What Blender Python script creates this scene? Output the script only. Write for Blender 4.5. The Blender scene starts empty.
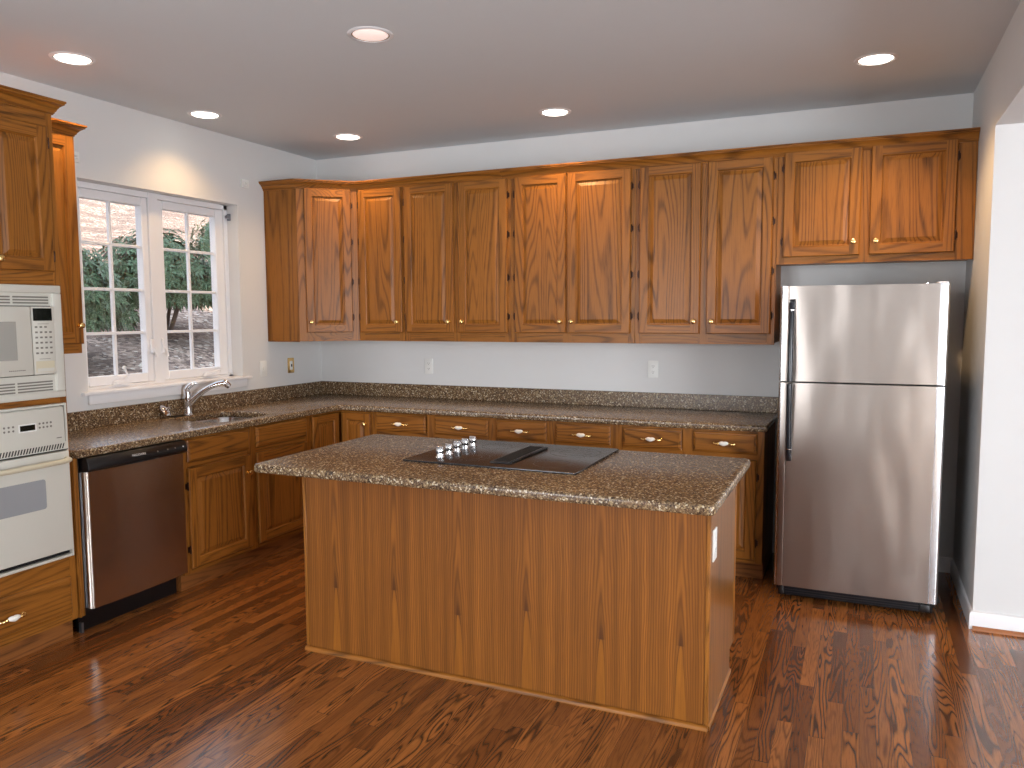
import bpy, bmesh, math, random
from mathutils import Vector, Matrix
random.seed(7)
C = bpy.context.scene.collection
sc = bpy.context.scene
H = 2.783          # ceiling height
W = 4.566          # inner face of the right wall

# ------------------------------------------------------------------ camera
cam_d = bpy.data.cameras.new('camera'); cam = bpy.data.objects.new('camera', cam_d); C.objects.link(cam)
yaw, pit, rol = -0.415274, -0.0873392, -0.00513
F = Vector((math.sin(yaw)*math.cos(pit), math.cos(yaw)*math.cos(pit), math.sin(pit)))
R0 = Vector((math.cos(yaw), -math.sin(yaw), 0)); U0 = R0.cross(F)
R = R0*math.cos(rol)+U0*math.sin(rol); U = -R0*math.sin(rol)+U0*math.cos(rol)
m = Matrix((R, U, -F)).transposed().to_4x4(); m.translation = (4.02351, -5.26895, 1.54623)
cam.matrix_world = m
cam_d.sensor_width = 36; cam_d.lens = 790.95/1024*36; cam_d.clip_start = 0.05; cam_d.clip_end = 200
sc.camera = cam

# ------------------------------------------------------------------ world, sun, daylight, exposure
wd = bpy.data.worlds.new('sky'); sc.world = wd; wd.use_nodes = True
bg = wd.node_tree.nodes['Background']; bg.inputs[0].default_value = (0.72, 0.84, 1.0, 1); bg.inputs[1].default_value = 1.9
sd = bpy.data.lights.new('sun', 'SUN'); sd.energy = 9.0; sd.angle = 0.01; sd.color = (1, .87, .68)
sun = bpy.data.objects.new('sun', sd); C.objects.link(sun)
sun.rotation_euler = Vector((0.66, 0.72, 0.40)).to_track_quat('Z', 'Y').to_euler()
def area(name, loc, target, sx, sy, power, col):
    d = bpy.data.lights.new(name, 'AREA'); d.shape = 'RECTANGLE'; d.size = sx; d.size_y = sy; d.energy = power; d.color = col
    o = bpy.data.objects.new(name, d); C.objects.link(o); o.location = loc
    o.rotation_euler = (Vector(loc)-Vector(target)).to_track_quat('Z', 'Y').to_euler()
    return o
area('daylight_at_right_window', (7.75, -5.6, 1.35), (0, -5.6, 1.35), 3.6, 2.1, 385, (0.94, 0.965, 1.0))
area('daylight_at_rear_window', (1.5, -8.25, 1.45), (1.5, 0, 1.45), 2.0, 1.5, 185, (0.95, 0.97, 1.0))
area('added_light_at_rear_opening', (6.65, -8.25, 1.3), (6.65, 0, 1.3), 1.3, 2.1, 14, (0.93, 0.96, 1.0))  # extra unseen source, added to brighten the jamb and island side
sc.view_settings.view_transform = 'Standard'; sc.view_settings.look = 'None'
sc.view_settings.gamma = 1; sc.view_settings.use_curve_mapping = False
sc.view_settings.exposure = 0.10
sc.cycles.use_denoising = True
sc.cycles.max_bounces = 8
sc.cycles.sample_clamp_indirect = 6

# ------------------------------------------------------------------ materials
MATS = []
class NT:
    def __init__(s, name):
        s.m = bpy.data.materials.new(name); s.m.use_nodes = True; s.t = s.m.node_tree
        s.b = s.t.nodes['Principled BSDF']; MATS.append(s.m); s.i = len(MATS)-1
    def n(s, typ, **kw):
        nd = s.t.nodes.new('ShaderNode'+typ)
        for k, v in kw.items(): setattr(nd, k, v)
        return nd
    def l(s, a, b): s.t.links.new(a, b)
    def set(s, **kw):
        for k, v in kw.items(): s.b.inputs[k.replace('_', ' ')].default_value = v
    def math(s, op, a, b=None, c=None):
        nd = s.n('Math', operation=op)
        for i, v in enumerate((a, b, c)):
            if v is None: continue
            if hasattr(v, 'links'): s.l(v, nd.inputs[i])
            else: nd.inputs[i].default_value = v
        return nd.outputs[0]
    def vmath(s, op, a, b=None):
        nd = s.n('VectorMath', operation=op)
        for i, v in enumerate((a, b)):
            if v is None: continue
            if hasattr(v, 'links'): s.l(v, nd.inputs[i])
            else: nd.inputs[i].default_value = v
        return nd.outputs[0]
    def noise(s, vec, scale, detail=2, rough=.5, dist=0):
        nd = s.n('TexNoise'); s.l(vec, nd.inputs['Vector'])
        nd.inputs['Scale'].default_value = scale; nd.inputs['Detail'].default_value = detail
        nd.inputs['Roughness'].default_value = rough; nd.inputs['Distortion'].default_value = dist
        return nd.outputs['Fac']
    def ramp(s, fac, stops, interp='LINEAR'):
        nd = s.n('ValToRGB'); s.l(fac, nd.inputs[0]); e = nd.color_ramp; e.interpolation = interp
        while len(e.elements) < len(stops): e.elements.new(0.5)
        for el, (p, c) in zip(e.elements, stops): el.position = p; el.color = (*c, 1)
        return nd.outputs[0]
    def mix(s, fac, a, b, blend='MIX'):
        nd = s.n('Mix', data_type='RGBA', blend_type=blend)
        for i, v in ((0, fac), (6, a), (7, b)):
            if hasattr(v, 'links'): s.l(v, nd.inputs[i])
            elif i == 0: nd.inputs[i].default_value = v
            else: nd.inputs[i].default_value = (*v, 1)
        return nd.outputs[2]
    def bump(s, h, strength, dist=.001):
        nd = s.n('Bump'); s.l(h, nd.inputs['Height']); nd.inputs['Strength'].default_value = strength
        nd.inputs['Distance'].default_value = dist; s.l(nd.outputs[0], s.b.inputs['Normal'])
    def coord(s): return s.n('TexCoord').outputs['Object']
    def xyz(s, v):
        nd = s.n('SeparateXYZ'); s.l(v, nd.inputs[0]); return nd.outputs
    def comb(s, x, y, z):
        nd = s.n('CombineXYZ')
        for i, v in enumerate((x, y, z)):
            if hasattr(v, 'links'): s.l(v, nd.inputs[i])
            else: nd.inputs[i].default_value = v
        return nd.outputs[0]
def srgb(r, g, b):
    f = lambda c: (c/255/12.92) if c/255 <= .04045 else ((c/255+.055)/1.055)**2.4
    return (f(r), f(g), f(b))

def plain(name, col, rough=.5, metal=0, coat=0, var=.03, **kw):
    k = NT(name); k.set(Roughness=rough, Metallic=metal, Coat_Weight=coat, **kw)
    n = k.noise(k.coord(), 9, 3)
    k.l(k.mix(n, tuple(c*(1-var) for c in col), tuple(min(1, c*(1+var)) for c in col)), k.b.inputs['Base Color'])
    return k.i

def wood(name, axis, light, mid, dark, rings=185, scale=3.6, stretch=.075, rough=.40, contrast=.66, pores=.8, coat=.06):
    k = NT(name); co = k.coord()
    rnd = k.n('ObjectInfo').outputs['Random']
    off = k.vmath('SCALE', k.comb(11.3, 7.7, 23.1)); off.node.inputs['Scale'].default_value = 1
    k.l(rnd, off.node.inputs['Scale'])
    co = k.vmath('ADD', co, off)
    sv = [1, 1, 1]; sv[axis] = stretch
    v1 = k.vmath('MULTIPLY', co, tuple(sv))
    n1 = k.noise(v1, scale, 2, .45, .25)
    r = k.math('SINE', k.math('MULTIPLY', n1, rings))
    r = k.math('MULTIPLY_ADD', r, .5, .5); r = k.math('POWER', r, 3.4)
    n3 = k.noise(v1, scale*3.2, 2)
    r = k.math('MULTIPLY', r, k.math('MULTIPLY_ADD', n3, 1.3, .1))
    pv = [260, 260, 260]; pv[axis] = 9
    n2 = k.noise(k.vmath('MULTIPLY', co, tuple(pv)), 1, 2, .6)
    p = k.ramp(n2, [(.50, (0, 0, 0)), (.68, (1, 1, 1))])
    bigt = k.noise(v1, 1.3, 1)
    base = k.mix(bigt, light, mid)
    f = k.math('MULTIPLY', r, contrast); c1 = k.mix(f, base, dark)
    fp = k.math('MULTIPLY', k.math('MULTIPLY', p, k.math('MULTIPLY_ADD', r, .7, .3)), pores)
    c2 = k.mix(fp, c1, tuple(x*.55 for x in dark))
    k.l(c2, k.b.inputs['Base Color'])
    k.set(Roughness=rough, Coat_Weight=coat, Coat_Roughness=.22, Specular_IOR_Level=.27)
    k.bump(k.math('SUBTRACT', 1, fp), .25, .0006)
    return k.i
OL, OM, OD = srgb(162, 104, 40), srgb(138, 85, 30), srgb(66, 36, 12)
OAK = wood('oak_grain_upright', 2, OL, OM, OD)
OAKX = wood('oak_grain_along_x', 0, OL, OM, OD)
OAKY = wood('oak_grain_along_y', 1, OL, OM, OD)
OAKDL = wood('oak_side_veneer', 2, OL, OM, OD, rings=70, contrast=.55)
OAKEND = wood('oak_island_end_veneer', 2, OL, OM, OD, rings=80, contrast=.4, rough=.3, coat=1.0)
DKOAKY = wood('oak_toe_kick_along_y', 1, srgb(150, 95, 48), srgb(140, 86, 42), srgb(96, 56, 26), rough=.5, coat=0)
DKOAK = wood('oak_toe_kick', 0, srgb(150, 95, 48), srgb(140, 86, 42), srgb(96, 56, 26), rough=.5, coat=0)

def veneer():
    k = NT('island_slip_matched_veneer'); co = k.coord(); x, y, z = k.xyz(co)
    per = .313
    t = k.math('DIVIDE', k.math('ADD', x, 5.916), per)
    cell = k.math('FLOOR', t)
    dx = k.math('MULTIPLY', k.math('SUBTRACT', k.math('SUBTRACT', t, cell), .5), per)
    warp = k.noise(k.comb(k.math('MULTIPLY', dx, 9), k.math('MULTIPLY', cell, .13), k.math('MULTIPLY', z, 2.0)), 1.6, 2)
    dxw = k.math('ADD', dx, k.math('MULTIPLY', k.math('SUBTRACT', warp, .5), .022))
    wn = k.n('TexWhiteNoise', noise_dimensions='1D'); k.l(cell, wn.inputs['W'])
    apex = k.math('MULTIPLY_ADD', wn.outputs['Value'], .08, .28)
    val = k.math('SUBTRACT', k.math('MULTIPLY', dxw, dxw), k.math('MULTIPLY', k.math('SUBTRACT', apex, z), .0017))
    rr = k.math('SQRT', k.math('MAXIMUM', val, 0))
    rr2 = k.math('ADD', rr, k.math('MULTIPLY', k.noise(k.comb(k.math('MULTIPLY', dx, 40), cell, k.math('MULTIPLY', z, 3)), 1, 2), .010))
    s1 = k.math('POWER', k.math('MULTIPLY_ADD', k.math('SINE', k.math('MULTIPLY', rr2, 640)), .5, .5), 1.8)
    pores = k.noise(k.vmath('MULTIPLY', k.comb(dx, cell, z), (420, 3, 7)), 1, 2, .6)
    p = k.ramp(pores, [(.42, (0, 0, 0)), (.62, (1, 1, 1))])
    tone = k.noise(k.comb(k.math('MULTIPLY', dx, 26), k.math('MULTIPLY', cell, .2), k.math('MULTIPLY', z, .5)), 1, 2)
    base = k.mix(k.ramp(tone, [(.3, (0, 0, 0)), (.7, (1, 1, 1))]), srgb(158, 98, 36), srgb(118, 70, 24))
    c = k.mix(k.math('MULTIPLY', s1, .72), base, srgb(92, 52, 20))
    above = k.math('MULTIPLY_ADD', k.math('GREATER_THAN', z, apex), .5, .42)
    dark = k.ramp(rr, [(.001, (1, 1, 1)), (.006, (.8, .8, .8)), (.020, (0, 0, 0))])
    dark = k.math('MULTIPLY', k.math('MULTIPLY', dark, above), k.math('GREATER_THAN', val, 0))
    c = k.mix(k.math('MULTIPLY', dark, 1.25), c, srgb(78, 44, 20))
    fl = k.math('LESS_THAN', val, 0)
    c = k.mix(k.math('MULTIPLY', fl, .6), c, srgb(152, 94, 30))
    seam = k.math('GREATER_THAN', k.math('ABSOLUTE', dx), per*.5-.0012)
    c = k.mix(k.math('MULTIPLY', p, .38), c, srgb(104, 60, 26))
    c = k.mix(k.math('MULTIPLY', seam, .35), c, srgb(90, 50, 22))
    k.l(c, k.b.inputs['Base Color']); k.set(Roughness=.42, Coat_Weight=0, Specular_IOR_Level=.25)
    return k.i
VEN = veneer()

def floor_mat():
    k = NT('stained_oak_strip_floor'); co = k.coord(); x, y, z = k.xyz(co)
    pw = .0572
    u = k.math('DIVIDE', x, pw); i = k.math('FLOOR', u); fu = k.math('SUBTRACT', u, i)
    wn = k.n('TexWhiteNoise', noise_dimensions='1D'); k.l(i, wn.inputs['W'])
    v = k.math('ADD', k.math('DIVIDE', y, k.math('MULTIPLY_ADD', wn.outputs['Value'], .7, .7)), k.math('MULTIPLY', wn.outputs['Value'], 17.3))
    j = k.math('FLOOR', v); fv = k.math('SUBTRACT', v, j)
    w2 = k.n('TexWhiteNoise', noise_dimensions='2D'); k.l(k.comb(i, j, 0), w2.inputs['Vector'])
    off = k.vmath('SCALE', w2.outputs['Color']); off.node.inputs['Scale'].default_value = 40
    cc = k.vmath('ADD', k.vmath('MULTIPLY', co, (1, .085, 1)), off)
    n1 = k.noise(cc, 9.5, 2, .5, .35)
    r = k.math('MULTIPLY_ADD', k.math('SINE', k.math('MULTIPLY', n1, 150)), .5, .5)
    r = k.math('POWER', r, 2.7)
    fine = k.noise(k.vmath('MULTIPLY', k.vmath('ADD', co, off), (330, 12, 1)), 1, 2, .6)
    p = k.ramp(fine, [(.48, (0, 0, 0)), (.68, (1, 1, 1))])
    gate = k.noise(cc, 5.0, 1)
    r = k.math('MULTIPLY', r, k.ramp(gate, [(.36, (.25, .25, .25)), (.58, (1, 1, 1))]))
    wr = k.xyz(w2.outputs['Color'])
    tone = k.mix(wr[0], srgb(164, 102, 50), srgb(112, 65, 31))
    c = k.mix(k.math('MULTIPLY', r, .88), tone, srgb(52, 26, 14))
    c = k.mix(k.math('MULTIPLY', p, .42), c, srgb(70, 36, 20))
    gu = k.math('LESS_THAN', fu, .022); gv = k.math('LESS_THAN', fv, .0022)
    gap = k.math('MAXIMUM', gu, gv)
    c = k.mix(k.math('MULTIPLY', gap, .75), c, srgb(36, 18, 10))
    k.l(c, k.b.inputs['Base Color'])
    rg = k.math('MULTIPLY_ADD', k.noise(co, 14, 3), .10, .13)
    k.l(rg, k.b.inputs['Roughness'])
    k.set(Coat_Weight=.35, Coat_Roughness=.16)
    k.bump(k.math('SUBTRACT', 1, k.math('MAXIMUM', gap, k.math('MULTIPLY', p, .25))), .25, .0006)
    return k.i
FLOOR = floor_mat()

def granite():
    k = NT('speckled_brown_granite'); co = k.coord()
    w = k.vmath('ADD', co, k.vmath('SCALE', k.comb(0, 0, 0)))
    vo = k.n('TexVoronoi'); vo.inputs['Scale'].default_value = 165; k.l(co, vo.inputs['Vector'])
    vo2 = k.n('TexVoronoi'); vo2.inputs['Scale'].default_value = 300; k.l(co, vo2.inputs['Vector'])
    a = k.xyz(vo.outputs['Color'])[0]; b = k.xyz(vo2.outputs['Color'])[1]
    pal = [(0, srgb(22, 19, 16)), (.22, srgb(66, 54, 40)), (.42, srgb(122, 103, 74)), (.62, srgb(160, 141, 106)), (.76, srgb(90, 73, 52)), (.92, srgb(218, 206, 178))]
    c1 = k.ramp(a, pal, 'CONSTANT')
    pal2 = [(0, srgb(52, 40, 34)), (.22, srgb(126, 96, 72)), (.55, srgb(166, 134, 104)), (.85, srgb(96, 68, 50))]
    c2 = k.ramp(b, pal2, 'CONSTANT')
    c = k.mix(.30, c1, c2)
    cl = k.noise(co, 26, 3)
    c = k.mix(k.math('MULTIPLY', k.ramp(cl, [(.4, (0, 0, 0)), (.75, (1, 1, 1))]), .35), c, srgb(116, 86, 60))
    k.l(c, k.b.inputs['Base Color']); k.set(Roughness=.27, Specular_IOR_Level=.4)
    return k.i
GRAN = granite()

def steel(name, col, rough, axis, wavy=.35, wdist=.012):
    k = NT(name); co = k.coord()
    st = [300, 300, 300]; st[axis] = 3
    n = k.noise(k.vmath('MULTIPLY', co, tuple(st)), 1, 2, .6)
    k.l(k.math('MULTIPLY_ADD', n, .05, rough-.025), k.b.inputs['Roughness'])
    k.set(Base_Color=(*col, 1)); k.set(Metallic=1.0)
    wv = k.noise(k.vmath('MULTIPLY', co, (1, 1, .35)), 5.5, 1)
    k.bump(wv, wavy, wdist)
    return k.i
STEEL = steel('brushed_stainless_steel', srgb(170, 161, 154), .30, 0, .5, .02)
STEELV = steel('side_lit_stainless_edge', srgb(205, 206, 208), .20, 2, .1)  # paler steel for the door edges, side daylight put into its colour
STEELD = steel('dishwasher_stainless', srgb(190, 182, 172), .24, 0, .25)
BASIN = steel('sink_stainless', srgb(205, 205, 205), .25, 1, .05)

WALL = plain('painted_wall', srgb(219, 219, 218), .85, var=.01)
CEIL = plain('painted_ceiling', srgb(218, 224, 228), .9, var=.01)
WHITE = plain('white_gloss_trim', srgb(236, 236, 238), .35, var=.01)
WVINYL = plain('white_window_vinyl', srgb(238, 238, 240), .4, var=.01)
PLATE = plain('white_plastic_plate', srgb(232, 232, 228), .35, var=.01)
BRASS = plain('polished_brass', srgb(240, 204, 136), .26, 1)
PORC = plain('white_porcelain', srgb(244, 240, 232), .15)
BRONZE = plain('dark_bronze_hinge', srgb(66, 44, 34), .4, .8)
CHROME = plain('polished_chrome', srgb(232, 232, 234), .08, 1)
BLACK = plain('black_plastic', srgb(14, 14, 16), .3)
DARKB = plain('matte_black', srgb(8, 8, 9), .7)
HANDLE = plain('black_fridge_handle', srgb(30, 34, 40), .22)
BLGLASS = plain('black_ceramic_glass', srgb(34, 35, 38), .24, Specular_IOR_Level=.5)
RING = plain('printed_burner_ring', srgb(74, 76, 80), .25)
CREAM = plain('cream_enamel', srgb(208, 207, 197), .28, var=.01)
CREAMD = plain('cream_plastic_darker', srgb(208, 200, 174), .35, var=.01)
GREYW = plain('oven_window_grey', srgb(150, 153, 156), .15)
GREYM = plain('microwave_window_grey', srgb(158, 157, 150), .2)
MARK = plain('grey_printed_marks', srgb(120, 116, 108), .5)
MARKW = plain('white_printed_marks', srgb(210, 210, 210), .5)
LED = plain('dark_display', srgb(16, 20, 16), .1)
SHOE = plain('stained_shoe_moulding', srgb(150, 92, 50), .35)
FRBODY = plain('dark_grey_fridge_cabinet', srgb(32, 32, 34), .45)
BRACK = plain('grey_bracket_metal', srgb(128, 130, 138), .4, .3)
BARK = plain('shrub_bark', srgb(120, 108, 98), .9)
GALV = plain('galvanised_strip', srgb(150, 156, 164), .3, .9)

def leafmat(name, a, b):
    k = NT(name); rnd = k.n('TexCoord').outputs['Object']
    n = k.noise(rnd, 7, 2); n2 = k.noise(rnd, 60, 2)
    c = k.mix(k.ramp(n2, [(.35, (0, 0, 0)), (.65, (1, 1, 1))]), a, b)
    k.l(c, k.b.inputs['Base Color']); k.set(Roughness=.4, Specular_IOR_Level=.6); return k.i
LEAF = leafmat('rhododendron_leaf', srgb(44, 78, 46), srgb(124, 156, 116))
def hillmat():
    k = NT('leaf_litter_ground'); co = k.coord()
    vo = k.n('TexVoronoi'); vo.inputs['Scale'].default_value = 22; k.l(co, vo.inputs['Vector'])
    a = k.xyz(vo.outputs['Color'])[0]
    c = k.ramp(a, [(0, srgb(120, 98, 90)), (.25, srgb(176, 152, 138)), (.55, srgb(214, 190, 174)), (.8, srgb(146, 122, 110)), (.93, srgb(244, 234, 222))], 'CONSTANT')
    big = k.noise(k.vmath('MULTIPLY', co, (1.6, .5, 1)), 1.1, 4, .65)  # broad darker patches put the slope's shadow bands into the colour
    c = k.mix(k.ramp(big, [(.45, (0, 0, 0)), (.58, (.75, .75, .75))]), c, srgb(132, 108, 98))
    k.l(c, k.b.inputs['Base Color']); k.set(Roughness=.9)
    k.bump(a, .8, .03); return k.i
HILL = hillmat()
def emis(name, col, strength):
    k = NT(name); k.set(Base_Color=(*col, 1), Emission_Color=(*col, 1), Emission_Strength=strength, Roughness=.5)
    n = k.noise(k.coord(), 3, 1); k.l(k.math('MULTIPLY_ADD', n, .02*strength, strength*.99), k.b.inputs['Emission Strength']); return k.i
LENS = emis('lit_lamp_lens', (1.0, .93, .82), 6.0)
LENSD = emis('dim_lamp_lens', srgb(238, 216, 208), 0.75)
BAFFLE = plain('lamp_baffle_recess_shade', srgb(150, 130, 118), .5)  # flush baffle ring, the shadow of the recess put into its brown tone
def glassmat():
    k = NT('window_glass'); t = k.t
    tr = k.n('BsdfTransparent'); gl = k.n('BsdfGlossy'); gl.inputs['Roughness'].default_value = .02
    mx = k.n('MixShader'); 
    mx.inputs[0].default_value = .05; k.l(tr.outputs[0], mx.inputs[1]); k.l(gl.outputs[0], mx.inputs[2])
    k.l(mx.outputs[0], t.nodes['Material Output'].inputs[0]); return k.i
GLASS = glassmat()

# ------------------------------------------------------------------ mesh helpers
def BM(): return bmesh.new()
def add(dst, src, mat=None, smooth=False):
    vm = {v: dst.verts.new(v.co) for v in src.verts}
    for f in src.faces:
        try: nf = dst.faces.new([vm[v] for v in f.verts])
        except ValueError: continue
        nf.material_index = f.material_index if mat is None else mat; nf.smooth = smooth or f.smooth
    src.free(); return dst
def box(bm, x0, x1, y0, y1, z0, z1, mat, bev=0, seg=1):
    b = BM(); bmesh.ops.create_cube(b, size=1)
    x0, x1 = sorted((x0, x1)); y0, y1 = sorted((y0, y1)); z0, z1 = sorted((z0, z1))
    for v in b.verts: v.co = Vector((x0 if v.co.x < 0 else x1, y0 if v.co.y < 0 else y1, z0 if v.co.z < 0 else z1))
    if bev: bmesh.ops.bevel(b, geom=b.edges[:], offset=bev, segments=seg, affect='EDGES', profile=.5)
    return add(bm, b, mat)
def prism(bm, pts, T, w0, w1, mat, bev=0, seg=2):
    """polygon pts (a,b) extruded from w0 to w1; T(a,b,w) -> world"""
    b = BM(); vs = [b.verts.new(T(a, c, w0)) for a, c in pts]; f = b.faces.new(vs)
    r = bmesh.ops.extrude_face_region(b, geom=[f]); d = T(0, 0, w1)-T(0, 0, w0)
    for v in r['geom']:
        if isinstance(v, bmesh.types.BMVert): v.co += d
    bmesh.ops.recalc_face_normals(b, faces=b.faces)
    if bev:
        n = d.normalized()
        es = [e for e in b.edges if abs((e.verts[0].co-e.verts[1].co).normalized().dot(n)) < .5]
        bmesh.ops.bevel(b, geom=es, offset=bev, segments=seg, affect='EDGES', profile=.5)
    return add(bm, b, mat)
XYZ = lambda x, y, w: Vector((x, y, w))
def lathe(bm, prof, o, ax, mat, seg=20, matf=None):
    """prof: (radius, height) revolved about axis ax from o"""
    o = Vector(o); ax = Vector(ax).normalized(); u = ax.orthogonal().normalized(); v = ax.cross(u)
    rings = []
    for r, h in prof:
        if r < 1e-6: rings.append([bm.verts.new(o+ax*h)])
        else: rings.append([bm.verts.new(o+ax*h+(u*math.cos(t)+v*math.sin(t))*r) for t in (2*math.pi*i/seg for i in range(seg))])
    for k, (a, b) in enumerate(zip(rings, rings[1:])):
        for i in range(seg):
            j = (i+1) % seg
            q = [a[i], a[j], b[j], b[i]] if len(a) > 1 and len(b) > 1 else ([a[0], b[j], b[i]] if len(a) == 1 and len(b) > 1 else ([a[i], a[j], b[0]] if len(a) > 1 else None))
            if q:
                f = bm.faces.new(q); f.smooth = True; f.material_index = matf(k) if matf else mat
    return bm
def tube(bm, pts, rad, mat, seg=10, matf=None, flat=1.0):
    pts = [Vector(p) for p in pts]; n = len(pts); rads = rad if isinstance(rad, (list, tuple)) else [rad]*n
    rings = []; up = None
    for i, p in enumerate(pts):
        t = (pts[min(i+1, n-1)]-pts[max(i-1, 0)]).normalized()
        if up is None: up = t.orthogonal().normalized()
        up = (up-t*up.dot(t)).normalized(); s = t.cross(up)
        rings.append([bm.verts.new(p+(up*math.cos(a)*flat+s*math.sin(a))*rads[i]) for a in (2*math.pi*k/seg for k in range(seg))])
    for k, (a, b) in enumerate(zip(rings, rings[1:])):
        for i in range(seg):
            f = bm.faces.new([a[i], a[(i+1) % seg], b[(i+1) % seg], b[i]]); f.smooth = True; f.material_index = matf(k) if matf else mat
    for r, k in ((rings[0][::-1], 0), (rings[-1], n-2)):
        f = bm.faces.new(r); f.material_index = matf(k) if matf else mat
    return bm
def sweep(bm, prof, path, mat, closed_ends=True):
    """moulding: prof (out, z) along plan path (x,y); 'out' is to the right-hand side of travel"""
    P = [Vector(p) for p in path]; n = len(P); rings = []
    for i, p in enumerate(P):
        d0 = (P[i]-P[i-1]).normalized() if i else (P[1]-P[0]).normalized()
        d1 = (P[i+1]-P[i]).normalized() if i < n-1 else d0
        n0 = Vector((d0.y, -d0.x)); n1 = Vector((d1.y, -d1.x)); mm = (n0+n1).normalized(); mm /= max(.2, mm.dot(n0))
        rings.append([bm.verts.new((p.x+mm.x*o, p.y+mm.y*o, z)) for o, z in prof])
    k = len(prof)
    for i, (a, b) in enumerate(zip(rings, rings[1:])):
        d = P[i+1]-P[i]; mi = mat if not callable(mat) else mat(d)
        for j in range(k):
            f = bm.faces.new([a[j], a[(j+1) % k], b[(j+1) % k], b[j]]); f.material_index = mi
    for r in (rings[0], rings[-1]):
        f = bm.faces.new(r); f.material_index = mat if not callable(mat) else mat(P[1]-P[0])
    return bm
def origin_of(p):
    o = Vector((0, 0, 0))
    while p: o += Vector(p.location); p = p.parent
    return o
def obj(name, bm, parent=None, label=None, keep=False):
    bmesh.ops.remove_doubles(bm, verts=bm.verts, dist=1e-6) if keep else None
    bmesh.ops.recalc_face_normals(bm, faces=bm.faces)
    if parent is not None:
        o = origin_of(parent)
        for v in bm.verts: v.co -= o
    used = sorted({f.material_index for f in bm.faces}); mp = {u: i for i, u in enumerate(used)}
    for f in bm.faces: f.material_index = mp[f.material_index]
    me = bpy.data.meshes.new(name); bm.to_mesh(me); bm.free()
    for u in used: me.materials.append(MATS[u])
    me.set_sharp_from_angle(angle=math.radians(38))
    ob = bpy.data.objects.new(name, me); C.objects.link(ob)
    if parent is not None: ob.parent = parent
    if label: ob['label'] = label
    return ob
def thing(name, label, cat, loc=(0, 0, 0), group=None):
    o = bpy.data.objects.new(name, None); C.objects.link(o); o.location = loc; o.empty_display_size = .1
    o['label'] = label; o['category'] = cat
    if group: o['group'] = group
    return o
def tag(o, label, cat, group=None, kind=None):
    o['label'] = label; o['category'] = cat
    if group: o['group'] = group
    if kind: o['kind'] = kind
    return o
def struct(name, bm, parent=None, label=None):
    o = obj(name, bm, parent)
    if parent is None: o['kind'] = 'structure'
    if label: o['label'] = label
    return o
def frame(o, u, w):
    o, u, w = Vector(o), Vector(u).normalized(), Vector(w).normalized()
    return lambda a, b, c: o+u*a+Vector((0, 0, b))+w*c

# ------------------------------------------------------------------ joinery pieces
def quad(bm, vs, mat):
    f = bm.faces.new([bm.verts.new(v) for v in vs]); f.material_index = mat; return f
def ring(bm, T, w, h, i0, d0, i1, d1, mv, mh):
    A = [(i0, i0), (w-i0, i0), (w-i0, h-i0), (i0, h-i0)]; B = [(i1, i1), (w-i1, i1), (w-i1, h-i1), (i1, h-i1)]
    for k in range(4):
        j = (k+1) % 4
        quad(bm, [T(*A[k], d0), T(*A[j], d0), T(*B[j], d1), T(*B[k], d1)], mh if k in (0, 2) else mv)
def panel_door(T, w, h, hmat, sw=.055, th=.020):
    bm = BM()
    quad(bm, [T(0, 0, 0), T(w, 0, 0), T(w, h, 0), T(0, h, 0)], OAK)
    ring(bm, T, w, h, 0, 0, 0, th-.006, OAK, hmat)
    ring(bm, T, w, h, 0, th-.006, .005, th, OAK, hmat)
    e = .005
    for a in (e, w-sw):
        quad(bm, [T(a, e, th), T(a+sw-e, e, th), T(a+sw-e, h-e, th), T(a, h-e, th)], OAK)
    for b in (e, h-sw):
        quad(bm, [T(sw, b, th), T(w-sw, b, th), T(w-sw, b+sw-e, th), T(sw, b+sw-e, th)], hmat)
    ring(bm, T, w, h, sw, th, sw+.004, th-.004, OAK, hmat)
    ring(bm, T, w, h, sw+.004, th-.004, sw+.007, th-.011, OAK, hmat)
    ring(bm, T, w, h, sw+.007, th-.011, sw+.011, th-.011, OAK, OAK)
    ring(bm, T, w, h, sw+.011, th-.011, sw+.034, th-.003, OAK, OAK)
    q = sw+.034
    quad(bm, [T(q, q, th-.003), T(w-q, q, th-.003), T(w-q, h-q, th-.003), T(q, h-q, th-.003)], OAK)
    return bm
def drawer_front(T, w, h, hmat, th=.020):
    bm = BM()
    quad(bm, [T(0, 0, 0), T(w, 0, 0), T(w, h, 0), T(0, h, 0)], hmat)
    ring(bm, T, w, h, 0, 0, 0, th-.009, hmat, hmat)
    ring(bm, T, w, h, 0, th-.009, .006, th-.005, hmat, hmat)
    ring(bm, T, w, h, .006, th-.005, .012, th-.004, hmat, hmat)
    ring(bm, T, w, h, .012, th-.004, .015, th, hmat, hmat)
    q = .015
    quad(bm, [T(q, q, th), T(w-q, q, th), T(w-q, h-q, th), T(q, h-q, th)], hmat)
    return bm
KN = [(.006, 0), (.006, .010), (.0075, .014), (.013, .018), (.0155, .023), (.0145, .028), (.009, .031), (0, .032)]
def knob(T, a, b, parent, th=.02):
    bm = BM(); w = T(0, 0, 1)-T(0, 0, 0)
    lathe(bm, [(.012, 0), (.012, .002)]+KN, T(a, b, th), w, BRASS, 16)
    return obj('knob', bm, parent, 'polished brass knob')
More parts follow.
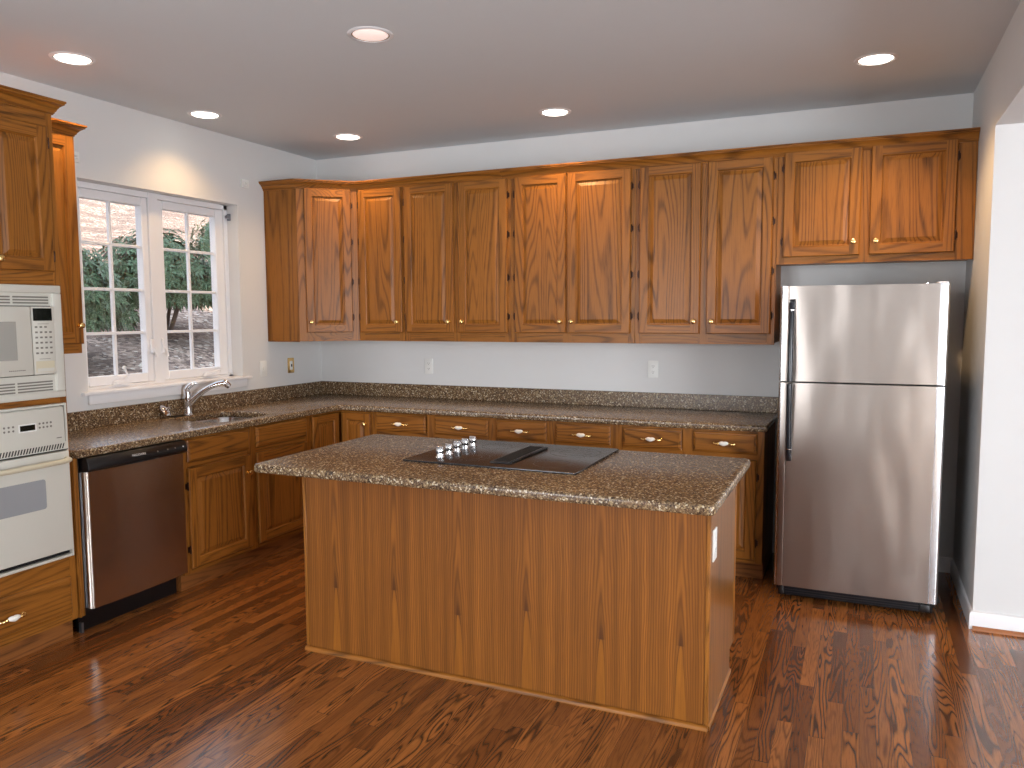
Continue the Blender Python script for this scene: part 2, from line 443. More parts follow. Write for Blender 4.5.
def pull(T, a, b, parent, th=.02):
    bm = BM(); pts = []; rads = []
    for i in range(25):
        t = -1+2*i/24; pts.append(T(a+t*.062, b+.003*math.sin(abs(t)*6.0), th+.007+.020*(1-abs(t)**3.2)))
        c = abs(t)
        rads.append(.0105*math.sqrt(max(0, 1-(c/.42)**2))+.003 if c < .40 else (.0060+.0034*math.sin((c-.4)*15.7)**2))
    tube(bm, pts, rads, BRASS, 10, lambda k: PORC if 7 <= k < 17 else BRASS)
    w = T(0, 0, 1)-T(0, 0, 0)
    for s in (-1, 1): lathe(bm, [(.009, 0), (.008, .004), (.0045, .008), (.0045, .012)], T(a+s*.060, b, th), w, BRASS, 12)
    return obj('pull', bm, parent, 'white porcelain bow pull with brass ends')
def hinge(T, a, b, parent, side, th=.02):
    bm = BM(); z = Vector((0, 0, 1))
    lathe(bm, [(0, -.026), (.003, -.024), (.0045, -.02), (.0045, .02), (.003, .024), (0, .026)], T(a+side*.004, b, th*.6), z, BRONZE, 8)
    p = [T(a+side*.002, b-.018, .001), T(a+side*.015, b-.014, .001), T(a+side*.015, b+.014, .001), T(a+side*.002, b+.018, .001)]
    w = (T(0, 0, 1)-T(0, 0, 0))*.003
    quad(bm, [q+w for q in p], BRONZE)
    for k in range(4): quad(bm, [p[k], p[(k+1) % 4], p[(k+1) % 4]+w, p[k]+w], BRONZE)
    return obj('hinge', bm, parent, 'dark bronze hinge')
def add_door(parent, o, u, w, W_, H_, hmat, knob_at=None, hinge_side=0, hz=None, knobdz=.075, th=.02, sw=.055):
    T = frame(o, u, w); d = obj('door', panel_door(T, W_, H_, hmat, sw, th), parent)
    if knob_at: knob(T, knob_at[0], knob_at[1], d, th)
    if hinge_side:
        for z in (hz or (.12, H_-.12)): hinge(T, 0 if hinge_side < 0 else W_, z, d, hinge_side, th)
    return d
def carcass(bm, x0, x1, y0, y1, z0, z1, mats=None, side=OAKDL):
    box(bm, x0, x1, y0, y1, z0, z1, side)

# ------------------------------------------------------------------ room shell
XR, YR = 7.5, -8.0
bm = BM(); box(bm, -.15, XR+.15, YR-.15, .15, -.12, 0, FLOOR); struct('floor', bm)
bm = BM(); box(bm, -.15, XR+.15, YR-.15, .15, H, H+.2, CEIL); struct('ceiling', bm)
bm = BM(); box(bm, -.15, XR+.15, 0, .15, 0, H, WALL); struct('wall_back', bm)
oy0, oy1, oz0, oz1 = -2.135, -.895, 1.105, 2.322
bm = BM()
box(bm, -.20, 0, YR-.15, oy0, 0, H, WALL); box(bm, -.20, 0, oy1, 0, 0, H, WALL)
box(bm, -.20, 0, oy0, oy1, 0, oz0, WALL); box(bm, -.20, 0, oy0, oy1, oz1, H, WALL); struct('wall_left', bm, label='off white left wall with the kitchen window')
bm = BM(); box(bm, W, W+.12, -.91, 0, 0, H, WALL); box(bm, W, W+.12, -4.8, -.91, 2.413, H, WALL); box(bm, W, W+.12, YR, -4.8, 0, H, WALL)
struct('wall_right', bm, label='right wall of the fridge niche and the header over the wide opening')
bm = BM(); box(bm, W+.1195, XR, -.9121, -.80, 0, H, WALL); box(bm, W+.0005, W+.1201, -.912, -.905, 0, 2.4125, WALL); struct('wall_passage', bm)
bm = BM(); wy0, wy1, wz0, wz1 = -7.4, -3.8, .3, 2.4
box(bm, XR, XR+.15, YR, wy0, 0, H, WALL); box(bm, XR, XR+.15, wy1, 0, 0, H, WALL)
box(bm, XR, XR+.15, wy0, wy1, 0, wz0, WALL); box(bm, XR, XR+.15, wy0, wy1, wz1, H, WALL); struct('wall_far_right', bm)
bm = BM(); rx0, rx1, rz0, rz1 = .5, 2.5, .7, 2.2; qx0, qx1, qz0, qz1 = 6.0, 7.3, .1, 2.4
box(bm, 0, rx0, YR-.15, YR, 0, H, WALL); box(bm, rx1, qx0, YR-.15, YR, 0, H, WALL); box(bm, qx1, XR, YR-.15, YR, 0, H, WALL); box(bm, qx0, qx1, YR-.15, YR, 0, qz0, WALL); box(bm, qx0, qx1, YR-.15, YR, qz1, H, WALL)
box(bm, rx0, rx1, YR-.15, YR, 0, rz0, WALL); box(bm, rx0, rx1, YR-.15, YR, rz1, H, WALL); struct('wall_rear', bm)
# unseen upper storey, rear block and roof, added to shade the near slope
bm = BM(); box(bm, -.2, XR+.2, YR-.2, 11, H+.2, 5.4, WALL); box(bm, -.2, XR+.2, .152, 11, 0, H+.2, WALL)
prism(bm, [(-.7, 5.4), (XR+.7, 5.4), (XR*.5, 7.3)], lambda a, b, w: Vector((a, w, b)), YR-.5, 11.5, DARKB); struct('wall_added_shade_mass', bm)

def simple_window(name, T, w, h, nu, nv):
    bm = BM()
    def bar(a0, a1, b0, b1, c0, c1): prism(bm, [(a0, b0), (a1, b0), (a1, b1), (a0, b1)], T, c0, c1, WVINYL)
    bar(0, .07, 0, h, 0, .08); bar(w-.07, w, 0, h, 0, .08); bar(.07, w-.07, 0, .07, 0, .08); bar(.07, w-.07, h-.07, h, 0, .08)
    for i in range(1, nu): bar(w*i/nu-.03, w*i/nu+.03, .07, h-.07, 0, .06)
    o = struct(name, bm)
    g = BM(); prism(g, [(.07, .07), (w-.07, .07), (w-.07, h-.07), (.07, h-.07)], T, .03, .036, GLASS); obj('glass', g, o)
    return o
simple_window('window_2', lambda a, b, c: Vector((XR+.02+c, wy0+a, wz0+b)), wy1-wy0, wz1-wz0, 3, 1)
simple_window('window_3', lambda a, b, c: Vector((rx0+a, YR-.02-c, rz0+b)), rx1-rx0, rz1-rz0, 2, 1)

simple_window('window_added_rear', lambda a, b, c: Vector((qx0+a, YR-.02-c, qz0+b)), qx1-qx0, qz1-qz0, 2, 1)  # unseen rear opening, added along with its light

# kitchen window: twin casements with 2 x 4 lights each
win = bpy.data.objects.new('window_1', None); C.objects.link(win); win.location = (-.1, (oy0+oy1)/2, oz0); win['kind'] = 'structure'
win['label'] = 'white twin casement kitchen window over the sink, four rows of small panes'
xi = -.095   # interior face of the frame
def ybox(bm, y0, y1, z0, z1, x0, x1, mat=WVINYL, bev=.003): box(bm, x0, x1, y0, y1, z0, z1, mat, bev)
bm = BM()
ybox(bm, oy0, oy0+.035, oz0, oz1, -.198, xi); ybox(bm, oy1-.035, oy1, oz0, oz1, -.198, xi)
ybox(bm, oy0, oy1, oz1-.035, oz1, -.198, xi); ybox(bm, oy0, oy1, oz0, oz0+.03, -.198, xi)
ym = (-1.622-1.456)/2
ybox(bm, ym-.038, ym+.038, oz0, oz1, -.198, xi+.004)
obj('window_frame', bm, win)
GZ0, GZ1 = 1.192, 2.234
for (a, b, g0, g1, mc) in ((oy0+.036, ym-.039, -2.045, -1.622, -1.837), (ym+.039, oy1-.036, -1.456, -1.004, -1.233)):
    bm = BM(); x0, x1 = -.160, xi-.008
    ybox(bm, a, g0, oz0+.031, oz1-.036, x0, x1, bev=.004); ybox(bm, g1, b, oz0+.031, oz1-.036, x0, x1, bev=.004)
    ybox(bm, g0, g1, GZ1, oz1-.036, x0, x1, bev=.004); ybox(bm, g0, g1, oz0+.031, GZ0, x0, x1, bev=.004)
    s = obj('sash', bm, win)
    bm = BM()
    ybox(bm, mc-.009, mc+.009, GZ0, GZ1, -.142, -.118, bev=.003)
    for z in (1.447, 1.711, 1.980): ybox(bm, g0, g1, z-.009, z+.009, -.1421, -.1179, bev=.003)
    obj('muntins', bm, s)
    bm = BM(); box(bm, -.132, -.128, g0-.01, g1+.01, GZ0-.01, GZ1+.01, GLASS); obj('glass', bm, s)
    # crank operator on the sash bottom
    cy = g1-.22 if g0 < -1.6 else g1-.12
    bm = BM(); prism(bm, [(cy-.06, 1.137), (cy+.06, 1.137), (cy+.045, 1.158), (cy-.02, 1.166), (cy-.05, 1.158)], lambda a_, b_, c_: Vector((c_, a_, b_)), xi, xi+.028, WVINYL, .004)
    if g0 < -1.6:
        tube(bm, [(xi+.02, cy+.02, 1.160), (xi+.035, cy+.035, 1.185), (xi+.032, cy+.02, 1.215), (xi+.03, cy+.015, 1.235)], [.008, .006, .006, .008], WVINYL, 8)
        lathe(bm, [(0, -.006), (.011, -.003), (.012, .006), (.008, .012), (0, .014)], (xi+.03, cy+.012, 1.238), (.3, -1, .3), WVINYL, 10)
    else:
        tube(bm, [(xi+.02, cy-.01, 1.158), (xi+.034, cy+.02, 1.170), (xi+.032, cy+.07, 1.176), (xi+.032, cy+.09, 1.180)], [.008, .006, .006, .008], WVINYL, 8)
    obj('crank_handle', bm, s)
bm = BM(); box(bm, xi-.002, .032, -2.18, -.829, 1.100, 1.119, WHITE, .006, 2)
obj('window_stool', bm, win)
bm = BM(); box(bm, .0005, .018, -2.143, -.872, 1.046, 1.0995, WHITE, .004, 2); obj('apron', bm, win)
bm = BM()
for y, z in ((-1.60, 1.36), (-1.51, 1.36)):
    box(bm, xi+.004, xi+.02, y-.012, y+.012, z-.045, z+.045, WVINYL, .004, 2)
    tube(bm, [(xi+.02, y, z-.01), (xi+.035, y+.004, z-.03), (xi+.04, y+.008, z-.07)], [.007, .007, .006], WVINYL, 8)
obj('sash_lock', bm, win)
# baseboards
def baseboard(name, path):
    bm = BM(); sweep(bm, [(0, 0), (.014, 0), (.014, .072), (.010, .082), (.006, .088), (0, .09)], path, WHITE); struct(name, bm)
baseboard('baseboard_back', [(3.56, 0), (W, 0)])
baseboard('baseboard_right', [(W, -.0145), (W, -.912), (XR, -.912)])
baseboard('baseboard_left', [(0, YR), (0, -3.42)])
bm = BM(); sweep(bm, [(.014, 0), (.032, 0), (.030, .010), (.022, .017), (.014, .018)], [(W-.0005, -.9125), (XR, -.9125)], SHOE); o = struct('trim_1', bm, label='stained wooden shoe moulding below the white baseboard')

# ------------------------------------------------------------------ upper cabinets along the back wall
FY, DY = -.33, -.3305
ZB, ZT = 1.36, 2.475
DZ0, DZ1 = 1.424, 2.458
def upper(name, label, x0, x1, doors, zb=ZB, dz0=DZ0, dz1=DZ1, stile=None, hz=None):
    t = thing(name, label, 'cabinet', ((x0+x1)/2, -.165, zb), 'oak wall cabinets on the back wall')
    bm = BM(); e = .0006
    box(bm, x0+e, x1-e, FY+.02, -.001, zb+.01, ZT, OAKDL)
    # face frame: stiles and rails
    xs = [x0+e] + [v for d in zip(doors, doors[1:]) for v in ((d[0][1]+d[1][0])/2,)] + [x1-e]
    box(bm, x0+e, x0+.045, FY, FY+.02, zb, ZT, OAK, .001); box(bm, x1-.045, x1-e, FY, FY+.02, zb, ZT, OAK, .001)
    for xm in xs[1:-1]: box(bm, xm-.03, xm+.03, FY, FY+.0199, zb, ZT, OAK)
    box(bm, x0+.045, x1-.045, FY+.0006, FY+.0192, zb+.0004, dz0+.012, OAKX); box(bm, x0+.045, x1-.045, FY+.0006, FY+.0192, dz1-.012, ZT-.0004, OAKX)
    box(bm, x0+.05, x1-.05, FY+.012, FY+.0196, dz0, dz1, DKOAK)
    obj('cabinet_body', bm, t)
    for (a, b, side) in doors:      # side: +1 hinge right, -1 hinge left
        h = dz1-dz0; w = b-a
        ka = w-.034 if side < 0 else .034
        add_door(t, (a, DY, dz0), (1, 0, 0), (0, -1, 0), w, h, OAKX, (ka, .075), side, hz or (.11, h*.36, h*.64, h-.11))
    return t
upper('upper_cabinet', 'single door oak wall cabinet next to the angled corner cabinet', .612, 1.003, [(.628, .988, -1)])
upper('upper_cabinet', 'narrow two door oak wall cabinet above the left back wall outlet', 1.003, 1.843, [(1.016, 1.408, -1), (1.448, 1.820, 1)])
upper('upper_cabinet', 'brightly lit two door oak wall cabinet whose doors meet, straight under the crown joint', 1.843, 2.703, [(1.876, 2.240, -1), (2.252, 2.675, 1)])
upper('upper_cabinet', 'two door oak wall cabinet directly left of the refrigerator', 2.703, 3.552, [(2.733, 3.112, -1), (3.152, 3.528, 1)])
# over-fridge cabinet with wide right filler stile
t = upper('upper_cabinet', 'short two door oak cabinet hanging above the refrigerator', 3.552, W-.002, [(3.588, 4.000, -1), (4.048, 4.470, 1)], zb=1.832, dz0=1.873, dz1=2.472, hz=(.09, .51))
bm = BM(); box(bm, 4.474, W-.003, FY-.0008, FY+.001, 1.832, ZT-.001, OAK); obj('filler_stile', bm, t)
# diagonal corner cabinet
A, B_ = Vector((.29, -.62)), Vector((.611, FY))
t = thing('corner_cabinet', 'angled corner oak wall cabinet with one glossy door', 'cabinet', (.3, -.3, ZB), 'oak wall cabinets on the back wall')
bm = BM(); prism(bm, [(.001, -.001), (.001, A.y), (A.x, A.y), (B_.x, B_.y), (B_.x, -.001)], XYZ, ZB, ZT, OAKDL)
obj('cabinet_body', bm, t)
u = (B_-A).normalized(); L = (B_-A).length; w3 = Vector((u.y, -u.x, 0)); u3 = Vector((u.x, u.y, 0))
T = frame((A.x, A.y, ZB), u3, w3)
bm = BM()
def fb(a0, a1, b0, b1, m_): prism(bm, [(a0, b0), (a1, b0), (a1, b1), (a0, b1)], T, .0004, .002, m_)
fb(0, .06, 0, ZT-ZB, OAK); fb(L-.06, L, 0, ZT-ZB, OAK); fb(.06, L-.06, 0, .08, OAKX); fb(.06, L-.06, DZ1-ZB-.01, ZT-ZB, OAKX)
obj('face_frame', bm, t)
bm = BM(); box(bm, .0015, .008, A.y-.006, A.y+.001, ZB-.002, ZT, OAK, .001); box(bm, .0015, A.x+.002, A.y-.004, A.y, ZB-.003, ZB+.006, OAKX, .001); obj('edge_bead', bm, t)
dw = .330
add_door(t, T(.052, DZ0-ZB, .0022), u3, w3, dw, DZ1-DZ0, OAKX, (.032, .075), 1, (.11, .37, .66, .92))
# crown mouldings
CROWN = [(0, 2.452), (.006, 2.452), (.008, 2.457), (.012, 2.459), (.012, 2.464), (.017, 2.467), (.020, 2.475), (.030, 2.488), (.042, 2.496), (.047, 2.498), (.047, 2.503), (.053, 2.507), (.053, 2.515), (0, 2.515)]
mx_ = lambda d: OAKX if abs(d.x) > abs(d.y) else OAKY
bm = BM(); sweep(bm, CROWN, [(.0015, -.6205), (.29, -.6205), (.6113, -.3309), (1.783, -.3309)], mx_)
tag(obj('crown_moulding', bm), 'oak crown moulding along the corner and the left back wall cabinets', 'moulding', 'oak crown mouldings')
bm = BM(); sweep(bm, CROWN, [(1.784, -.3309), (W-.002, -.3309)], mx_)
tag(obj('crown_moulding', bm), 'long oak crown moulding running to the right wall above the refrigerator', 'moulding', 'oak crown mouldings')

# ------------------------------------------------------------------ base cabinets along the back wall
BY = -.61; BD = -.6105
def base_back(label, x0, x1, cols):
    t = thing('base_cabinet', label, 'cabinet', ((x0+x1)/2, -.3, 0), 'oak base cabinets under the back counter')
    bm = BM(); e = .0006
    box(bm, x0+e, x1-e, BY+.02, -.001, .10, .875, OAKDL); box(bm, x0+e, x1-e, -.56, -.02, 0, .10, DKOAK)
    xs = [x0+e]+[(a[1]+b[0])/2 for a, b in zip(cols, cols[1:])]+[x1-e]
    box(bm, x0+e, x0+.04, BY, BY+.02, .10, .875, OAK, .001); box(bm, x1-.04, x1-e, BY, BY+.02, .10, .875, OAK, .001)
    for xm in xs[1:-1]: box(bm, xm-.03, xm+.03, BY, BY+.0199, .10, .875, OAK)
    for z0, z1 in ((.10, .135), (.700, .748), (.855, .875)): box(bm, x0+.04, x1-.04, BY+.0006, BY+.0192, z0+.0004, z1-.0004, OAKX)
    obj('cabinet_body', bm, t)
    for i, (a, b) in enumerate(cols):
        T = frame((a, BD, .741), (1, 0, 0), (0, -1, 0))
        d = obj('drawer', drawer_front(T, b-a, .121, OAKX), t); pull(T, (b-a)/2, .058, d)
        s = -1 if i == 0 else 1; w_ = b-a
        add_door(t, (a, BD, .125), (1, 0, 0), (0, -1, 0), w_, .585, OAKX, ((w_-.034) if s < 0 else .034, .525), s, (.10, .485))
    return t
base_back('oak base cabinet in the back run nearest the corner, two drawers', .905, 1.830, [(.934, 1.332), (1.401, 1.802)])
base_back('oak base cabinet in the middle of the back run, behind the cooktop', 1.830, 2.672, [(1.859, 2.212), (2.273, 2.633)])
base_back('oak base cabinet at the end of the back run beside the refrigerator', 2.672, 3.540, [(2.712, 3.070), (3.138, 3.500)])
# L-shaped corner base with two doors meeting in the corner
t = thing('corner_base_cabinet', 'oak corner base cabinet with two narrow doors meeting at the inside corner', 'cabinet', (.4, -.4, 0))
bm = BM(); prism(bm, [(.001, -.001), (.001, -.959), (.59, -.959), (.59, -.59), (.904, -.59), (.904, -.001)], XYZ, .10, .875, OAKDL)
prism(bm, [(.02, -.02), (.02, -.95), (.56, -.95), (.56, -.56), (.90, -.56), (.90, -.02)], XYZ, 0, .10, DKOAK)
box(bm, .59, .61, -.959, -.93, .10, .875, OAK); box(bm, .884, .904, -.61, -.59, .10, .875, OAK)
box(bm, .59, .608, -.93, -.61, .855, .875, OAKY); box(bm, .59, .884, -.608, -.59, .855, .875, OAKX)
box(bm, .59, .608, -.93, -.61, .10, .13, OAKY); box(bm, .59, .884, -.608, -.59, .10, .13, OAKX)
obj('cabinet_body', bm, t)
add_door(t, (.6105, -.928, .125), (0, 1, 0), (1, 0, 0), .292, .735, OAKY, None, 0, sw=.05)
add_door(t, (.640, BD, .125), (1, 0, 0), (0, -1, 0), .244, .735, OAKX, (.208, .66), 0, sw=.05)

# ------------------------------------------------------------------ left run: sink base, dishwasher, filler
t = thing('sink_cabinet', 'wide oak sink base cabinet with false drawer fronts between dishwasher and corner', 'cabinet', (.3, -1.5, 0))
bm = BM()
y0, y1 = -2.0485, -.9605; X = .61
# open topped carcass so that the sink hangs inside
box(bm, .001, X-.02, y0, y0+.018, .10, .875, OAKDL); box(bm, .001, X-.02, y1-.018, y1, .10, .875, OAKDL)
box(bm, .001, X-.02, y0, y1, .10, .118, OAKDL); box(bm, .02, .56, y0, y1, 0, .10, DKOAKY)
box(bm, X-.02, X, y0, -2.015, .10, .875, OAK, .001); box(bm, X-.02, X, -1.545, -1.472, .10, .875, OAK, .001); box(bm, X-.02, X, -.995, y1, .10, .875, OAK, .001)
for a, b in ((-2.015, -1.545), (-1.472, -.995)):
    for z0, z1 in ((.10, .14), (.703, .745), (.855, .875)): box(bm, X-.02, X-.0002, a, b, z0, z1, OAKY)
    box(bm, X-.02, X-.012, a, b, .14, .703, DKOAK)
obj('cabinet_body', bm, t)
for k, (a, b) in enumerate(((-2.026, -1.540), (-1.478, -.992))):
    T = frame((X+.0005, a, .738), (0, 1, 0), (1, 0, 0)); obj('false_drawer_front', drawer_front(T, b-a, .125, OAKY), t)
    s = -1 if k == 0 else 1; w_ = b-a
    add_door(t, (X+.0005, a, .132), (0, 1, 0), (1, 0, 0), w_, .57, OAKY, ((w_-.03) if s < 0 else .03, .468), s, (.11, .47))
bm = BM(); box(bm, .02, .609, -2.0625, -2.0492, .10, .875, OAK)
tag(obj('filler_panel', bm), 'thin oak filler strip right of the dishwasher', 'panel')
bm = BM(); box(bm, .02, .612, -2.722, -2.690, .10, .875, OAK); box(bm, .612, .622, -2.7215, -2.712, .10, .875, OAK, .002)
tag(obj('filler_panel', bm), 'narrow oak filler strip between the wall oven cabinet and the dishwasher', 'panel')

t = thing('dishwasher', 'stainless dishwasher with black control panel under the left counter', 'dishwasher', (.3, -2.37, 0))
dy0, dy1 = -2.684, -2.066
bm = BM(); box(bm, .03, .600, dy0+.004, dy1-.004, .12, .868, DARKB); box(bm, .53, .545, dy0+.004, dy1-.004, .0, .12, BLACK)
box(bm, .04, .10, dy0+.05, dy1-.05, 0, .12, BLACK); box(bm, .55, .57, dy0+.002, dy0+.014, .0, .05, GALV)
obj('tub', bm, t)
bm = BM()
N = 150; prof = [(.602, dy0+.006)]
for i in range(N+1):
    s = i/N; y = dy0+.006+(dy1-dy0-.012)*s; e_ = min(s, 1-s)*(dy1-dy0-.012); q_ = max(0, 1-e_/.016)
    prof.append((.648+.012*(1-(2*s-1)**2)-.014*(1-math.sqrt(max(0, 1-q_*q_))), y))
prof.append((.602, dy1-.006))
prism(bm, prof, XYZ, .132, .803, STEELD); d = obj('door', bm, t, 'brushed stainless door')
for f in d.data.polygons: f.use_smooth = abs(f.normal.z) < .5 and f.normal.x > .05
bm = BM(); box(bm, .6015, .612, dy0+.0005, dy0+.0055, .135, .80, GALV); obj('side_strip', bm, t, 'bare metal strip along the left edge')
bm = BM(); prism(bm, [(.602, .806), (.665, .806), (.674, .816), (.674, .835), (.662, .868), (.655, .872), (.602, .872)], lambda a, b, c: Vector((a, c, b)), dy0+.006, dy1-.006, BLACK, .003, 2)
cp = obj('control_panel', bm, t, 'glossy black control panel')
for i, y in enumerate((-2.27, -2.205, -2.155, -2.10)):
    bm = BM(); lathe(bm, [(.0045, 0), (.0045, .0012), (0, .0014)], (.6718, y, .843), (1, 0, .36), MARKW if i == 3 else MARK, 8); obj('indicator_button', bm, cp)
bm = BM(); box(bm, .674, .6752, -2.44, -2.28, .8095, .812, DARKB); box(bm, .662, .6735, -2.46, -2.29, .806, .8085, DARKB); obj('handle_recess', bm, cp)
fd = bpy.data.curves.new('brand_text', 'FONT'); fd.body = 'FRIGIDAIRE'; fd.size = .0155; fd.extrude = .0004; fd.align_x = 'CENTER'; fd.materials.append(MATS[MARKW])
fo = bpy.data.objects.new('brand_text', fd); C.objects.link(fo); fo.parent = cp
o_ = origin_of(cp); fo.location = Vector((.6718, -2.385, .841))-o_
fo.rotation_euler = (math.radians(90-20), 0, math.radians(90)); fo.scale = (1.0, 1, 1)
fo.data.space_character = 1.05
bpy.context.view_layer.update(); me_ = bpy.data.meshes.new_from_object(fo.evaluated_get(bpy.context.evaluated_depsgraph_get()))
mo = bpy.data.objects.new('brand_lettering', me_); C.objects.link(mo); mo.parent = cp; mo.location = fo.location; mo.rotation_euler = fo.rotation_euler
mo['label'] = 'small white lettering'; bpy.data.objects.remove(fo)

# ------------------------------------------------------------------ countertop (L) with undermount sink
def arc(cx, cy, r, a0, a1, n=5): return [(cx+r*math.cos(math.radians(a0+(a1-a0)*i/n)), cy+r*math.sin(math.radians(a0+(a1-a0)*i/n))) for i in range(n+1)]
SX0, SX1, SY0, SY1 = .125, .545, -1.70, -1.215
def rrect(x0, x1, y0, y1, r, n=5):
    return arc(x1-r, y1-r, r, 0, 90, n)+arc(x0+r, y1-r, r, 90, 180, n)+arc(x0+r, y0+r, r, 180, 270, n)+arc(x1-r, y0+r, r, 270, 360, n)
def slab(outer, hole, z0, z1, mat, bev):
    b = BM()
    def loop(pts):
        vs = [b.verts.new((x, y, z1)) for x, y in pts]
        return [b.edges.new((vs[i], vs[(i+1) % len(vs)])) for i in range(len(vs))]
    es = loop(outer)
    if hole: es += loop(hole)
    bmesh.ops.triangle_fill(b, use_beauty=True, edges=es)
    r = bmesh.ops.extrude_face_region(b, geom=b.faces[:])
    for v in r['geom']:
        if isinstance(v, bmesh.types.BMVert): v.co.z = z0
    bmesh.ops.recalc_face_normals(b, faces=b.faces)
    sel = []
    for e in b.edges:
        if len(e.link_faces) == 2:
            n0, n1 = e.link_faces[0].normal, e.link_faces[1].normal
            if abs(n0.dot(n1)) < .3 and abs(e.verts[0].co.z-e.verts[1].co.z) < 1e-6: sel.append(e)
    bmesh.ops.bevel(b, geom=sel, offset=bev, segments=3, affect='EDGES', profile=.5)
    for f in b.faces: f.material_index = mat
    return b
ct = thing('countertop', 'brown speckled granite L-shaped counter running along the left and back walls', 'countertop', (.3, -.3, .876))
outer = [(.002, -.002), (3.556, -.002), (3.556, -.640), (3.548, -.648)] + [(.668, -.648), (.655, -.655), (.648, -.668)] + [(.648, -2.722), (.002, -2.722)]
obj('counter_slab', slab(outer, rrect(SX0, SX1, SY0, SY1, .09), .876, .914, GRAN, .010), ct)
bm = BM(); box(bm, .002, .022, -2.722, -.022, .9142, 1.016, GRAN, .002); obj('backsplash', bm, ct)
bm = BM(); box(bm, .002, 3.556, -.0215, -.002, .9142, 1.016, GRAN, .002); obj('backsplash', bm, ct)
# sink
t = thing('kitchen_sink', 'undermount stainless sink basin set in the granite below the window', 'sink', ((SX0+SX1)/2, (SY0+SY1)/2, .70))
bm = BM(); rings = []
for ins, z, r in ((-.012, .8755, .10), (.004, .8755, .09), (.008, .862, .09), (.014, .76, .085), (.03, .715, .08), (.07, .700, .06)):
    rings.append([bm.verts.new((x, y, z)) for x, y in rrect(SX0+ins, SX1-ins, SY0+ins, SY1-ins, r)])
for a, b in zip(rings, rings[1:]):
    n = len(a)
    for i in range(n):
        f = bm.faces.new([a[i], a[(i+1) % n], b[(i+1) % n], b[i]]); f.smooth = True; f.material_index = BASIN
f = bm.faces.new(rings[-1]); f.material_index = BASIN
obj('basin', bm, t, keep=True)
bm = BM(); lathe(bm, [(0, .7012), (.028, .7012), (.034, .7025), (.042, .7035), (.043, .7008)], ((SX0+SX1)/2, (SY0+SY1)/2, 0), (0, 0, 1), CHROME, 20); obj('drain', bm, t)
# faucet
fx, fy = .078, -1.485
t = thing('faucet', 'chrome single lever pull-out faucet behind the sink', 'faucet', (fx, fy, .914))
bm = BM(); lathe(bm, [(.032, 0), (.032, .004), (.026, .008), (.023, .02), (.024, .07), (.026, .10), (.026, .13), (.023, .150), (0, .154)], (fx, fy, .9145), (0, 0, 1), CHROME, 20); obj('faucet_body', bm, t)
bm = BM()
sp = []; sr = []
d_ = Vector((.83, .56)).normalized()
for i in range(15):
    s = i/14; a = s*.235; z = .978+.136*math.sin(s*1.62)**.9
    sp.append((fx+d_.x*a, fy+d_.y*a, z)); sr.append(.024-.007*math.sin(s*3.1)-.003*s)
tube(bm, sp, sr, CHROME, 14); obj('spout', bm, t)
e = Vector(sp[-1])
bm = BM(); lathe(bm, [(.016, -.02), (.019, -.008), (.020, .012), (.018, .030), (.014, .034), (0, .034)], e, (d_.x*.75, d_.y*.75, -.65), CHROME, 16, lambda k: BLACK if k >= 4 else CHROME); obj('spray_head', bm, t)
bm = BM(); tube(bm, [(fx, fy, 1.050), (fx-.004, fy-.004, 1.078), (fx+.008, fy+.006, 1.100), (fx+.030, fy+.020, 1.116), (fx+.050, fy+.033, 1.122)], [.025, .025, .022, .016, .007], CHROME, 14, flat=.8); obj('lever', bm, t)
bm = BM(); prism(bm, rrect(fx-.03, fx+.03, fy-.125, fy-.045, .012, 4), XYZ, .9142, .921, BLACK, .002); obj('deck_plate', bm, t, 'dark deck plate left of the faucet')
t = thing('sink_strainer', 'rounded chrome strainer leaning on the granite backsplash left of the faucet', 'strainer', (.07, -1.65, .914))
bm = BM(); ax = Vector((.75, .25, .60)).normalized(); c0 = Vector((.060, -1.655, .957))
lathe(bm, [(0, -.014), (.018, -.013), (.026, -.006), (.036, 0), (.042, .004), (.043, .008), (.036, .013), (.022, .018), (.010, .020), (0, .021)], c0, ax, CHROME, 24); obj('strainer_cup', bm, t)
bm = BM(); lathe(bm, [(.006, .018), (.005, .028), (.009, .032), (.008, .037), (0, .039)], c0, ax, CHROME, 12); obj('strainer_knob', bm, t)

# ------------------------------------------------------------------ tall oven cabinet
TY0, TY1, TX = -3.410, -2.725, .61
t = thing('oven_cabinet', 'tall oak cabinet holding the wall oven and microwave at the left edge', 'cabinet', (.3, -3.07, 0))
bm = BM()
box(bm, .001, TX-.02, TY1-.018, TY1, .10, ZT+.02, OAKDL); box(bm, .001, TX-.02, TY0, TY0+.018, .10, ZT+.02, OAKDL)
box(bm, .001, .012, TY0+.018, TY1-.018, .10, ZT, DKOAK)
for z in (.10, .385, 1.150, 1.700, ZT+.002): box(bm, .012, TX-.02, TY0+.018, TY1-.018, z, z+.016, OAKDL)
box(bm, .02, .565, TY0, TY1, 0, .10, DKOAKY); 
box(bm, TX-.02, TX, TY1-.033, TY1, .10, ZT+.02, OAK, .001); box(bm, TX-.02, TX, TY0, TY0+.033, .10, ZT+.02, OAK, .001)
for z0, z1 in ((.10, .150), (.305, .412), (1.148, 1.176), (1.688, 1.770), (2.395, ZT+.02)): box(bm, TX-.02, TX-.0003, TY0+.033, TY1-.033, z0, z1, OAKY)
box(bm, TX-.02, TX-.0004, -3.085, -3.05, 1.77, 2.395, OAK)
obj('cabinet_body', bm, t)
add_door(t, (TX+.0005, -3.058, 1.753), (0, 1, 0), (1, 0, 0), .297, .652, OAKY, (.034, .045), 1, (.07, .58))
add_door(t, (TX+.0005, -3.374, 1.753), (0, 1, 0), (1, 0, 0), .297, .652, OAKY, (.263, .045), -1, (.07, .58))
